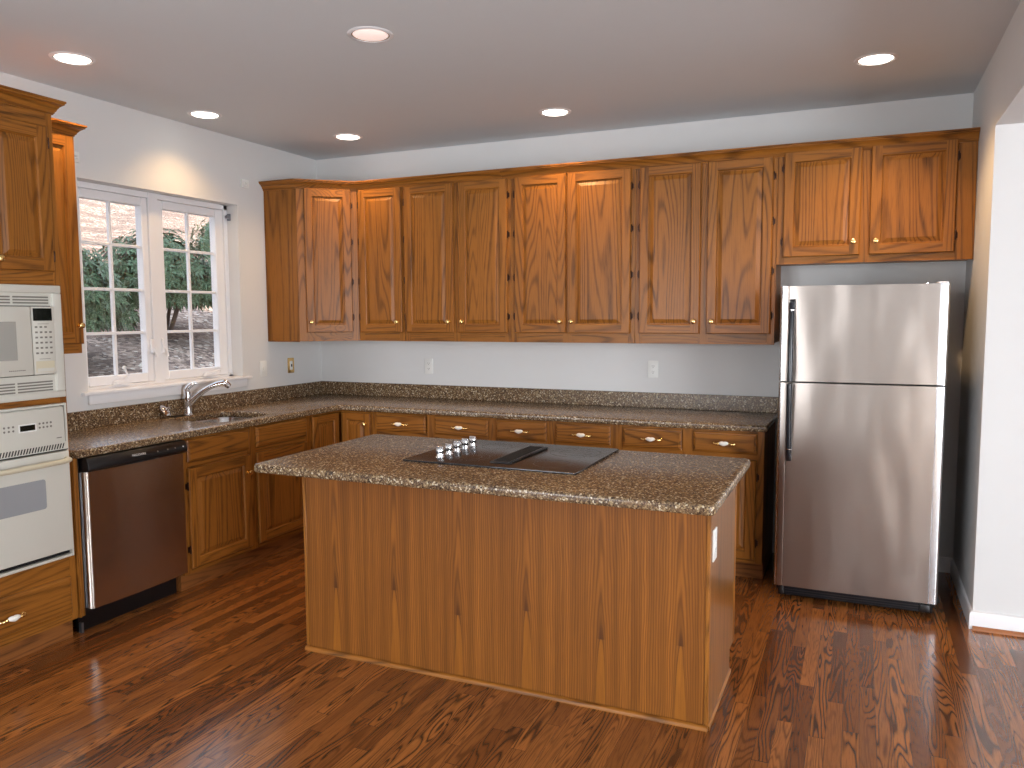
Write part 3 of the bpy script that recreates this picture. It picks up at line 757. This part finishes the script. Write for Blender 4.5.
T = frame((TX+.0005, -3.372, .142), (0, 1, 0), (1, 0, 0)); d = obj('drawer', drawer_front(T, .610, .178, OAKY), t); pull(T, .305, .085, d)
CR2 = [(o*.85, z+.014) for o, z in CROWN]
bm = BM(); sweep(bm, CR2, [(TX+.0003, TY0), (TX+.0003, TY1+.0003), (.002, TY1+.0003)][::-1][::-1], mx_)
# path must keep the room on its right-hand side
bm.free(); bm = BM(); sweep(bm, CR2, [(.002, TY1+.0003), (TX+.0003, TY1+.0003), (TX+.0003, TY0)][::-1], mx_)
cm = obj('crown_moulding', bm); tag(cm, 'oak crown moulding on top of the tall oven cabinet', 'moulding', 'oak crown mouldings')

t = thing('built_in_microwave', 'cream built-in microwave with keypad and vents above the wall oven', 'microwave', (.3, -3.07, 1.176))
ay0, ay1 = -3.392, -2.742
bm = BM(); box(bm, .05, .600, ay0+.035, ay1-.035, 1.185, 1.68, DARKB); obj('oven_box', bm, t)
bm = BM(); z0, z1 = 1.176, 1.690
box(bm, .6105, .632, ay0, ay1, 1.655, z1, CREAM, .004, 2); box(bm, .6105, .632, ay0, ay1, z0, 1.206, CREAM, .004, 2)
box(bm, .6105, .632, ay0, ay0+.045, 1.206, 1.655, CREAM, .004, 2); box(bm, .6105, .632, ay1-.042, ay1, 1.206, 1.655, CREAM, .004, 2)
box(bm, .602, .622, ay0+.045, ay1-.042, 1.598, 1.655, CREAM); box(bm, .602, .622, ay0+.045, ay1-.042, 1.206, 1.284, CREAM)
obj('trim_frame', bm, t)
bm = BM()
for zc in (1.636, 1.623, 1.610, 1.253, 1.240, 1.227, 1.214):
    bm = BM()
    for k in range(3):
        ya = ay0+.07+k*.178; box(bm, .6215, .6232, ya, ya+.166, zc-.0034, zc+.0034, MARK)
    obj('vent_slot', bm, t)
bm = BM(); box(bm, .6225, .640, ay0+.046, -2.899, 1.288, 1.594, CREAM, .004, 2); d = obj('door', bm, t, 'cream microwave door')
bm = BM(); box(bm, .6401, .6412, ay0+.10, -2.970, 1.358, 1.527, GREYM, .0005); obj('door_window', bm, d, 'grey door window')
bm = BM()
for k in range(9): box(bm, .6401, .6408, -3.012+k*.0085, -3.006+k*.0085, 1.3095, 1.3135, MARK)
obj('printed_name', bm, d)
bm = BM(); box(bm, .6225, .638, -2.895, -2.786, 1.288, 1.594, CREAM, .003, 2); cp = obj('control_panel', bm, t)
bm = BM(); box(bm, .638, .6392, -2.888, -2.798, 1.530, 1.586, LED, .0005); obj('display', bm, cp, 'dark display')
bm = BM(); box(bm, .638, .6395, -2.886, -2.797, 1.298, 1.348, CREAMD, .001); box(bm, .6395, .6405, -2.882, -2.800, 1.300, 1.316, CREAM, .0005); obj('door_release', bm, cp)
bm = BM()
for r_ in range(6):
    for c_ in range(4):
        y = -2.876+c_*.0225; z = 1.502-r_*.0235
        if r_ == 0 and c_ == 3: continue
        box(bm, .638, .6387, y-.006, y+.006, z-.004, z+.004, MARK)
for z in (1.516, 1.358): box(bm, .638, .6386, -2.868, -2.815, z-.001, z+.001, MARK)
obj('keypad', bm, cp)

t = thing('built_in_oven', 'cream white built-in wall oven with grey window below the microwave', 'oven', (.3, -3.07, .417))
bm = BM(); box(bm, .05, .600, ay0+.035, ay1-.035, .42, 1.135, DARKB); obj('oven_box', bm, t)
bm = BM()
box(bm, .6105, .630, ay0, ay0+.012, .417, 1.1475, CREAM, .003); box(bm, .6105, .630, ay1-.012, ay1, .417, 1.1475, CREAM, .003)
box(bm, .6105, .630, ay0+.012, ay1-.012, 1.135, 1.1475, CREAM, .003); box(bm, .6105, .632, ay0+.012, ay1-.012, .417, .432, CREAM, .003)
box(bm, .602, .612, ay0+.012, ay1-.012, .432, .452, DARKB)
obj('trim_frame', bm, t)
bm = BM(); prism(bm, [(.612, .968), (.650, .968), (.646, 1.128), (.640, 1.134), (.612, 1.134)], lambda a, b, c: Vector((a, c, b)), ay0+.014, ay1-.030, CREAM, .003, 2)
cp = obj('control_panel', bm, t)
bm = BM(); box(bm, .6485, .650, -2.985, -2.915, 1.043, 1.068, LED, .0005); box(bm, .648, .6493, -2.992, -2.908, 1.037, 1.074, PLATE, .0005); obj('display', bm, cp, 'dark clock display')
for y in (-3.055, -3.035, -3.015, -2.893, -2.875, -2.857, -2.839):
    for z in (1.068, 1.050): bm = BM(); lathe(bm, [(.005, 0), (.005, .001), (0, .0012)], (.6480, y, z), (1, 0, 0), MARK, 8); obj('button', bm, cp)
bm = BM(); box(bm, .6492, .6500, -2.815, -2.79, .990, .994, MARK); obj('printed_mark', bm, cp)
bm = BM(); box(bm, .604, .640, ay0+.014, ay1-.014, .934, .966, CREAM)
n = 44
for k in range(n):
    y = ay0+.03+k*(.59/n)
    quad(bm, [Vector((.6404, y, .9385)), Vector((.6404, y+.0065, .9385)), Vector((.6404, y+.015, .962)), Vector((.6404, y+.0085, .962))], BLACK)
obj('vent_grille', bm, t, 'cream vent strip with slanted black slots')
bm = BM(); box(bm, .612, .650, ay0+.014, ay1-.014, .455, .926, CREAM, .006, 3); d = obj('door', bm, t, 'cream oven door')
bm = BM(); prism(bm, rrect(ay0+.16, -2.882, .677, .813, .012, 4), lambda a, b, c: Vector((c, a, b)), .6501, .6515, GREYW); obj('door_window', bm, d, 'grey oven window')
bm = BM(); tube(bm, [(.652, ay0+.03, .886), (.675, ay0+.035, .886), (.688, ay0+.07, .885), (.690, -3.07, .884), (.688, ay1-.07, .885), (.675, ay1-.035, .886), (.652, ay1-.03, .886)], [.014, .013, .012, .012, .012, .013, .014], CREAMD, 12, flat=1.0); obj('handle', bm, d, 'cream tubular handle')
bm = BM(); box(bm, .6115, .6125, ay0+.02, ay1-.02, .9285, .932, DARKB); box(bm, .640, .6412, -2.80, -2.755, .9295, .9335, BLACK); obj('latch_slot', bm, t)

# second upper cabinet between tower and window
t = thing('window_side_cabinet', 'narrow oak wall cabinet between the oven cabinet and the window', 'cabinet', (.165, -2.56, ZB))
bm = BM(); box(bm, .001, .31, -2.7235, -2.414, ZB, 2.4645, OAKDL)
box(bm, .31, .33, -2.7235, -2.69, ZB, 2.4645, OAK); box(bm, .31, .33, -2.435, -2.414, ZB, 2.4645, OAK, .001)
box(bm, .31, .3298, -2.69, -2.435, ZB, ZB+.06, OAKY); box(bm, .31, .3298, -2.69, -2.435, DZ1-.01, 2.4645, OAKY); box(bm, .31, .3295, -2.69, -2.435, ZB+.06, DZ1-.01, DKOAK)
obj('cabinet_body', bm, t)
add_door(t, (.3305, -2.708, 1.408), (0, 1, 0), (1, 0, 0), .296, 1.048, OAKY, (.268, .095), -1, (.12, .93))
bm = BM(); sweep(bm, CROWN, [(.002, -2.4137), (.3303, -2.4137), (.3303, -2.674)][::-1], mx_)
tag(obj('crown_moulding', bm), 'short oak crown moulding beside the window next to the oven cabinet', 'moulding', 'oak crown mouldings')

# ------------------------------------------------------------------ refrigerator
fx0, fx1, fyf = 3.630, 4.416, -.868
t = thing('refrigerator', 'stainless top-freezer refrigerator with black handles in the right niche', 'refrigerator', ((fx0+fx1)/2, -.45, 0))
bm = BM(); box(bm, fx0+.008, fx1-.008, fyf+.075, -.06, .035, 1.672, FRBODY, .004)
box(bm, fx0+.02, fx1-.02, fyf+.065, fyf+.08, .09, 1.665, DARKB)
for x in (fx0+.06, fx1-.06):
    for y in (-.12, -.74): lathe(bm, [(0, 0), (.02, 0), (.02, .036), (0, .036)], (x, y, 0), (0, 0, 1), BLACK, 12)
obj('fridge_cabinet', bm, t, 'dark grey cabinet sides')
def fridge_door(name, z0, z1, label):
    b = BM(); r = .014
    pts = [(fx0, fyf+.062), (fx0, fyf+r*.9)]
    pts += [(fx0+r-r*math.cos(math.radians(a)), fyf+r-r*math.sin(math.radians(a))) for a in (30, 60, 90)]
    pts += [(fx0+.040, fyf), (fx0+.043, fyf+.0025), (fx0+.046, fyf)]
    for i in range(1, 8): s = i/8; pts.append((fx0+.046+(fx1-fx0-.089)*s, fyf-.003*math.sin(math.pi*s)))
    pts += [(fx1-.043, fyf), (fx1-.041, fyf+.003), (fx1-.038, fyf)]
    pts += [(fx1-r+r*math.sin(math.radians(a)), fyf+r-r*math.cos(math.radians(a))) for a in (0, 30, 60)]
    pts += [(fx1, fyf+r*.9), (fx1, fyf+.062)]
    prism(b, pts, XYZ, z0, z1, STEEL)
    for f in b.faces:
        c = f.calc_center_median()
        if c.x > fx1-.042 and abs(f.normal.z) < .5: f.material_index = STEELV
        if c.x < fx0+.022 and abs(f.normal.z) < .5: f.material_index = STEELV
        f.smooth = abs(f.normal.z) < .5
    return obj(name, b, t, label)
d1 = fridge_door('freezer_door', 1.190, 1.688, 'stainless freezer door'); d2 = fridge_door('fridge_door', .080, 1.181, 'tall stainless fridge door')
def fhandle(par, za, zb_, up):
    b = BM(); x = fx0+.062; pts = []; rr = []
    for i in range(13):
        s = i/12; z = za+(zb_-za)*s; out = .012+.034*math.sin(math.pi*min(1, max(0, (s if up else 1-s)*.5+.5)))**.8
        pts.append((x-.002*s, fyf-out, z)); rr.append(.0135)
    tube(b, pts, rr, HANDLE, 12, flat=1.15)
    zc = zb_ if up else za
    box(b, x-.013, x+.013, fyf-.022, fyf-.002, zc-.03, zc+.02, BLACK, .004, 2)
    zc2 = za if up else zb_
    box(b, x-.013, x+.013, fyf-.045, fyf-.002, zc2-.0, zc2+(.02 if up else -.02), BLACK, .003, 2)
    h = obj('handle', b, par, 'black bow handle')
    b = BM(); lathe(b, [(.0165, -.002), (.0165, .002)], (x, fyf-.020, zc-.036 if up else zc+.036), (0, 0, 1), CHROME, 14); obj('handle_ring', b, h, 'chrome ring')
fhandle(d1, 1.192, 1.600, True); fhandle(d2, .795, 1.179, False)
bm = BM(); box(bm, fx0+.02, fx1-.015, fyf+.045, fyf+.075, .016, .076, BLACK, .003)
for z in (.030, .043, .056): box(bm, fx0+.055, fx1-.075, fyf+.0425, fyf+.046, z-.003, z+.003, HANDLE)
box(bm, fx1-.075, fx1-.03, fyf+.02, fyf+.046, .022, .066, BLACK, .006, 2); box(bm, fx0+.02, fx0+.05, fyf+.02, fyf+.046, .022, .070, BLACK, .006, 2)
obj('base_grille', bm, t, 'black base grille')
bm = BM(); prism(bm, rrect(fx1-.055, fx1-.008, fyf+.01, fyf+.12, .01, 4), XYZ, 1.6885, 1.698, WHITE, .002); lathe(bm, [(.007, 0), (.007, .006), (0, .007)], (fx1-.1, fyf+.03, 1.688), (0, 0, 1), CHROME, 10); obj('hinge_cover', bm, t, 'pale hinge cover')

# ------------------------------------------------------------------ island
IX0, IX1, IY0, IY1 = 1.708, 3.545, -2.392, -1.775
t = thing('kitchen_island', 'oak veneered kitchen island with granite top in the middle of the floor', 'island', ((IX0+IX1)/2, (IY0+IY1)/2, 0))
bm = BM(); box(bm, IX0+.006, IX1-.012, IY0+.008, IY1-.02, .10, .8755, OAKDL); box(bm, IX0+.01, IX1-.02, IY0+.02, IY1-.07, 0, .10, DKOAK); obj('cabinet_body', bm, t)
bm = BM(); box(bm, IX0+.014, IX1-.014, IY0, IY0+.007, .018, .8755, VEN); obj('front_panel', bm, t, 'repeating cathedral oak veneer panel')
bm = BM(); box(bm, IX0-.004, IX0+.012, IY0-.003, IY0+.012, .018, .8755, OAK, .002); obj('corner_trim', bm, t)
bm = BM(); box(bm, IX1-.015, IX1+.001, IY0-.0035, IY0+.014, .006, .8755, OAK, .002); obj('corner_trim', bm, t)
bm = BM(); box(bm, IX1-.0115, IX1, IY0+.0145, IY1-.09, 0.006, .8755, OAKEND); box(bm, IX1-.0115, IX1, IY1-.09, IY1-.0, .10, .8755, OAKEND); obj('side_panel', bm, t, 'plain oak side panel')
bm = BM(); box(bm, IX1-.012, IX1+.003, IY1+.0004, IY1+.020, .10, .8755, OAK, .002)
box(bm, IX0, IX0+.03, IY1-.02, IY1, .10, .8755, OAK); box(bm, IX0+.03, IX1-.012, IY1-.02, IY1-.001, .10, .14, OAKX); box(bm, IX0+.03, IX1-.012, IY1-.02, IY1-.001, .84, .8755, OAKX); obj('back_frame', bm, t)
for k in range(4):
    a = IX0+.035+k*.447
    T = frame((a+.43, IY1+.0005, .13), (-1, 0, 0), (0, 1, 0)); add_door(t, T(0, 0, 0), (-1, 0, 0), (0, 1, 0), .43, .70, OAKX, (.034 if k % 2 == 0 else .396, .64), 0)
bm = BM(); sweep(bm, [(0, 0), (.014, 0), (.013, .010), (.008, .016), (0, .018)], [(IX0-.004, IY0-.0036), (IX1+.001, IY0-.0036)], OAKX)
sweep(bm, [(0, 0), (.006, 0), (.006, .012), (.003, .016), (0, .018)], [(IX1+.0012, IY0-.0036), (IX1+.0012, IY1-.09)], OAKY); obj('shoe_moulding', bm, t)
tx0, tx1, ty0, ty1 = 1.645, 3.600, -2.655, -1.712
top = thing('island_countertop', 'brown speckled granite slab on the island, overhanging toward the viewer', 'countertop', ((tx0+tx1)/2, (ty0+ty1)/2, .876))
obj('granite_slab', slab(rrect(tx0, tx1, ty0, ty1, .030, 5), None, .876, .914, GRAN, .011), top)
# cooktop
cx0, cx1, cy0, cy1 = 2.212, 3.010, -2.350, -1.735
t = thing('cooktop', 'black glass downdraft cooktop with chrome knobs set on the island', 'cooktop', ((cx0+cx1)/2, (cy0+cy1)/2, .914))
bm = BM(); prism(bm, rrect(cx0, cx1, cy0, cy1, .008, 3), XYZ, .9142, .922, BLGLASS, .002, 2); obj('glass_top', bm, t, 'black ceramic glass')
vx0, vx1, vy0, vy1 = 2.600, 2.700, -2.280, -1.850
bm = BM(); box(bm, vx0, vx1, vy0, vy1, .9222, .929, BLACK, .002)
obj('vent_frame', bm, t, 'black downdraft vent')
bm = BM()
for k in range(26):
    y = vy0+.02+k*(vy1-vy0-.04)/25; box(bm, vx0+.012, vx1-.016, y-.003, y+.003, .9292, .9315, DARKB)
box(bm, vx1-.010, vx1-.004, vy0+.004, vy1-.004, .929, .9318, HANDLE, .001); obj('vent_grate', bm, t)
for bx, by, br in ((2.455, -1.885, .075), (2.455, -2.190, .095), (2.855, -1.905, .115), (2.855, -2.200, .080)):
    bm = BM()
    for r0 in (br, br*.62) if br > .09 else (br,):
        vs = [[bm.verts.new((bx+rr*math.cos(a), by+rr*math.sin(a), .9223)) for a in (2*math.pi*i/48 for i in range(48))] for rr in (r0-.0015, r0+.0015)]
        for i in range(48):
            f = bm.faces.new([vs[0][i], vs[0][(i+1) % 48], vs[1][(i+1) % 48], vs[1][i]]); f.material_index = RING
    obj('burner_ring', bm, t, 'faint printed burner ring')
for k in range(5):
    kx = 2.345; ky = -2.250+k*.080
    bm = BM(); lathe(bm, [(.021, 0), (.021, .003), (.017, .006), (.015, .018), (.018, .023), (.019, .036), (.016, .041), (0, .042)], (kx, ky, .9222), (0, 0, 1), CHROME, 20)
    box(bm, kx-.016, kx+.016, ky-.004, ky+.004, .963, .971, CHROME, .002); obj('knob', bm, t, 'round chrome control knob')

# ------------------------------------------------------------------ outlets, switches, brackets
def wallplate(name, label, o, u, w, cat, mat=PLATE, kind='outlet', group='wall plates', W_=.072, H_=.116):
    T = frame(o, u, w); t = thing(name, label, cat, o, group)
    b = BM(); prism(b, rrect(-W_/2, W_/2, -H_/2, H_/2, .006, 3), T, .0005, .006, mat, .0015, 2); obj('cover_plate', b, t)
    if kind == 'outlet':
        for s in (-.020, .020):
            b = BM(); prism(b, rrect(-.017, .017, s-.014, s+.014, .012, 4), T, .006, .0078, PLATE, .0006, 1)
            for q in (-.006, .006): prism(b, [(q-.0012, s-.002), (q+.0012, s-.002), (q+.0012, s+.008), (q-.0012, s+.008)], T, .0078, .0081, MARK)
            prism(b, [(-.0025, s-.009), (.0025, s-.009), (.0025, s-.005), (-.0025, s-.005)], T, .0078, .0081, MARK)
            obj('socket', b, t)
    elif kind == 'switch':
        b = BM(); prism(b, rrect(-.005, .005, -.012, .012, .002, 2), T, .006, .016, PLATE, .001, 1); obj('toggle', b, t)
    elif kind == 'brass':
        b = BM(); prism(b, rrect(-.016, .016, -.034, .034, .003, 2), T, .006, .0085, PLATE, .001, 1); prism(b, rrect(-.005, .005, -.010, .010, .001, 1), T, .0085, .014, DARKB, .001, 1); obj('rocker', b, t)
    return t
wallplate('electrical_outlet', 'white wall outlet on the back wall below the left upper cabinets', (1.008, 0, 1.158), (1, 0, 0), (0, -1, 0), 'outlet')
wallplate('electrical_outlet', 'white wall outlet on the back wall nearest the refrigerator', (2.745, 0, 1.174), (1, 0, 0), (0, -1, 0), 'outlet')
wallplate('light_switch', 'plain white switch plate on the left wall beside the window sill', (0, -.688, 1.160), (0, 1, 0), (1, 0, 0), 'switch', kind='switch')
wallplate('light_switch', 'brass edged switch plate on the left wall by the corner', (0, -.380, 1.166), (0, 1, 0), (1, 0, 0), 'switch', BRASS, 'brass')
wallplate('electrical_outlet', 'white outlet on the right side panel of the island', (IX1, -2.325, .690), (0, 1, 0), (1, 0, 0), 'outlet', W_=.075, H_=.120)
def curtain(label, y, z, mat=PLATE):
    b = BM(); box(b, .0005, .014, y-.036, y+.036, z-.028, z+.028, mat, .002); box(b, .012, .035, y-.018, y+.014, z+.002, z+.008, mat, .001)
    box(b, .012, .035, y-.018, y+.014, z-.012, z-.007, mat, .001)
    tag(obj('curtain_bracket', b), label, 'bracket')
curtain('small white curtain rod bracket on the wall right of the window', -.82, 2.478)
curtain('small white curtain rod bracket on the wall beside the narrow oak cabinet', -2.16, 2.43)
b = BM(); box(b, -.090, -.060, oy1-.012, oy1-.0006, 2.215, 2.262, BRACK, .003); tube(b, [(-.075, oy1-.012, 2.24), (-.075, oy1-.03, 2.24)], .012, BRACK, 10)
tag(obj('shade_bracket', b), 'grey shade bracket inside the top right corner of the window recess', 'bracket')

# ------------------------------------------------------------------ recessed ceiling lights
def downlight(label, x, y, dim=False):
    t = thing('ceiling_light', label, 'ceiling light', (x, y, H), 'recessed ceiling lights')
    b = BM(); lathe(b, [(.084, -.002), (.085, -.0060), (.094, -.0050), (.101, -.0015), (.101, -.0003), (.084, -.0003)], (x, y, H), (0, 0, 1), WHITE, 40); obj('trim_ring', b, t)
    b = BM(); lathe(b, [(.0845, -.0012), (.0845, -.0038), (.079, -.0038), (.079, -.0012)], (x, y, H), (0, 0, 1), BAFFLE, 40); obj('baffle', b, t)
    b = BM(); lathe(b, [(.0785, -.0012), (.072, -.006), (.045, -.010), (0, -.011)] if not dim else [(.0785, -.0012), (.075, -.004), (0, -.005)], (x, y, H), (0, 0, 1), LENSD if dim else LENS, 40)
    obj('lens', b, t, 'pale pinkish lens' if dim else 'bright lit lens')
    return t
LP = [(.520, -2.530, 'lit ceiling light nearest the oven cabinet, at the far left', 16), (.290, -1.462, 'lit ceiling light above the kitchen window', 9), (.724, -.585, 'lit ceiling light above the angled corner cabinet', 13),
      (2.265, -.606, 'lit ceiling light above the middle of the back wall cabinets', 17), (4.050, -.896, 'lit ceiling light above the refrigerator', 26)]
for x, y, lab, pw in LP:
    downlight(lab, x, y)
    d = bpy.data.lights.new('downlight_lamp', 'SPOT'); d.energy = pw*1.8; d.spot_size = math.radians(128); d.spot_blend = .75; d.shadow_soft_size = .05; d.color = (1, .62, .29)
    o = bpy.data.objects.new('downlight_lamp', d); C.objects.link(o); o.location = (x, y, H-.03)
downlight('large dimmer pinkish ceiling light over the island', 2.000, -2.210, True)
d = bpy.data.lights.new('downlight_lamp', 'SPOT'); d.energy = 5; d.spot_size = math.radians(130); d.spot_blend = .8; d.shadow_soft_size = .06; d.color = (1, .8, .68)
o = bpy.data.objects.new('downlight_lamp', d); C.objects.link(o); o.location = (2.0, -2.21, H-.03)

# ------------------------------------------------------------------ outdoors beyond the kitchen window
def hz(x, y):
    d = -x
    return .10 + .30*max(0, d-1.0)+.05*math.sin(y*.9+x*.7)+.04*math.sin(x*2.1+y*1.7) if d < 30 else 12
bm = BM(); NX, NY = 60, 60; grid = [[bm.verts.new((-.3-26*(i/NX)**1.3, -14+40*j/NY, hz(-.3-26*(i/NX)**1.3, -14+40*j/NY))) for j in range(NY+1)] for i in range(NX+1)]
for i in range(NX):
    for j in range(NY):
        f = bm.faces.new([grid[i][j], grid[i+1][j], grid[i+1][j+1], grid[i][j+1]]); f.smooth = True; f.material_index = HILL
# give the ground thickness
r = bmesh.ops.extrude_face_region(bm, geom=bm.faces[:])
for v in r['geom']:
    if isinstance(v, bmesh.types.BMVert): v.co.z = -1.5
g = obj('hillside', bm); g['kind'] = 'structure'; g['label'] = 'leaf covered slope rising outside the window'; g['category'] = 'ground'
def shrub(x, y, r, h, label, n=11000):
    z = hz(x, y)-.05
    t = thing('garden_shrub', label, 'shrub', (x, y, z), 'shrubs on the slope outside')
    rng = random.Random(int(x*100)+int(y*37)); b = BM()
    for k in range(n//7):
        th = rng.uniform(0, 2*math.pi); ph = math.acos(rng.uniform(-.15, 1)); rad = rng.uniform(.55, 1.0)*(1+.08*math.sin(3*th+x)+.05*math.sin(7*th))
        dv = Vector((math.sin(ph)*math.cos(th), math.sin(ph)*math.sin(th), math.cos(ph)))
        c = Vector((x, y, z+h*.42))+Vector((dv.x*r, dv.y*r, dv.z*h*.58))*rad
        for q in range(7):
            a = 2*math.pi*q/7+rng.uniform(-.3, .3); up = dv.orthogonal().normalized(); sd_ = dv.cross(up)
            out = (up*math.cos(a)+sd_*math.sin(a))*.9+dv*rng.uniform(.1, .6)+Vector((0, 0, -.25)); out.normalize()
            ln = rng.uniform(.09, .14); wv = out.cross(dv); wv = (wv.normalized() if wv.length > .01 else up)*ln*.13
            f = b.faces.new([b.verts.new(c), b.verts.new(c+out*ln*.5+wv), b.verts.new(c+out*ln+Vector((0, 0, -.02))), b.verts.new(c+out*ln*.5-wv)]); f.material_index = LEAF
    obj('foliage', b, t)
    b = BM()
    for k in range(7):
        th = rng.uniform(0, 2*math.pi); e_ = Vector((x+r*.7*math.cos(th), y+r*.7*math.sin(th), z+h*rng.uniform(.6, .95)))
        s_ = Vector((x+.1*math.cos(th), y+.1*math.sin(th), z)); mid = (s_+e_)/2+Vector((rng.uniform(-.15, .15), rng.uniform(-.15, .15), .1))
        tube(b, [s_, mid, e_], [.03, .02, .008], BARK, 6)
    obj('branches', b, t)
for a in ((-4.6, -1.35, .88, 1.30, 'green shrub on the slope at the left edge of the left casement'), (-4.3, .80, .90, 1.45, 'large green shrub on the slope filling the left casement'), (-4.9, 2.88, .90, 1.5, 'broad green shrub on the slope behind the centre post of the window'),
          (-4.6, 4.98, .90, 1.45, 'green shrub on the slope filling the right casement'), (-8.6, 8.6, 1.1, 1.5, 'shrub high on the slope at the top right of the right casement')):
    shrub(*a)
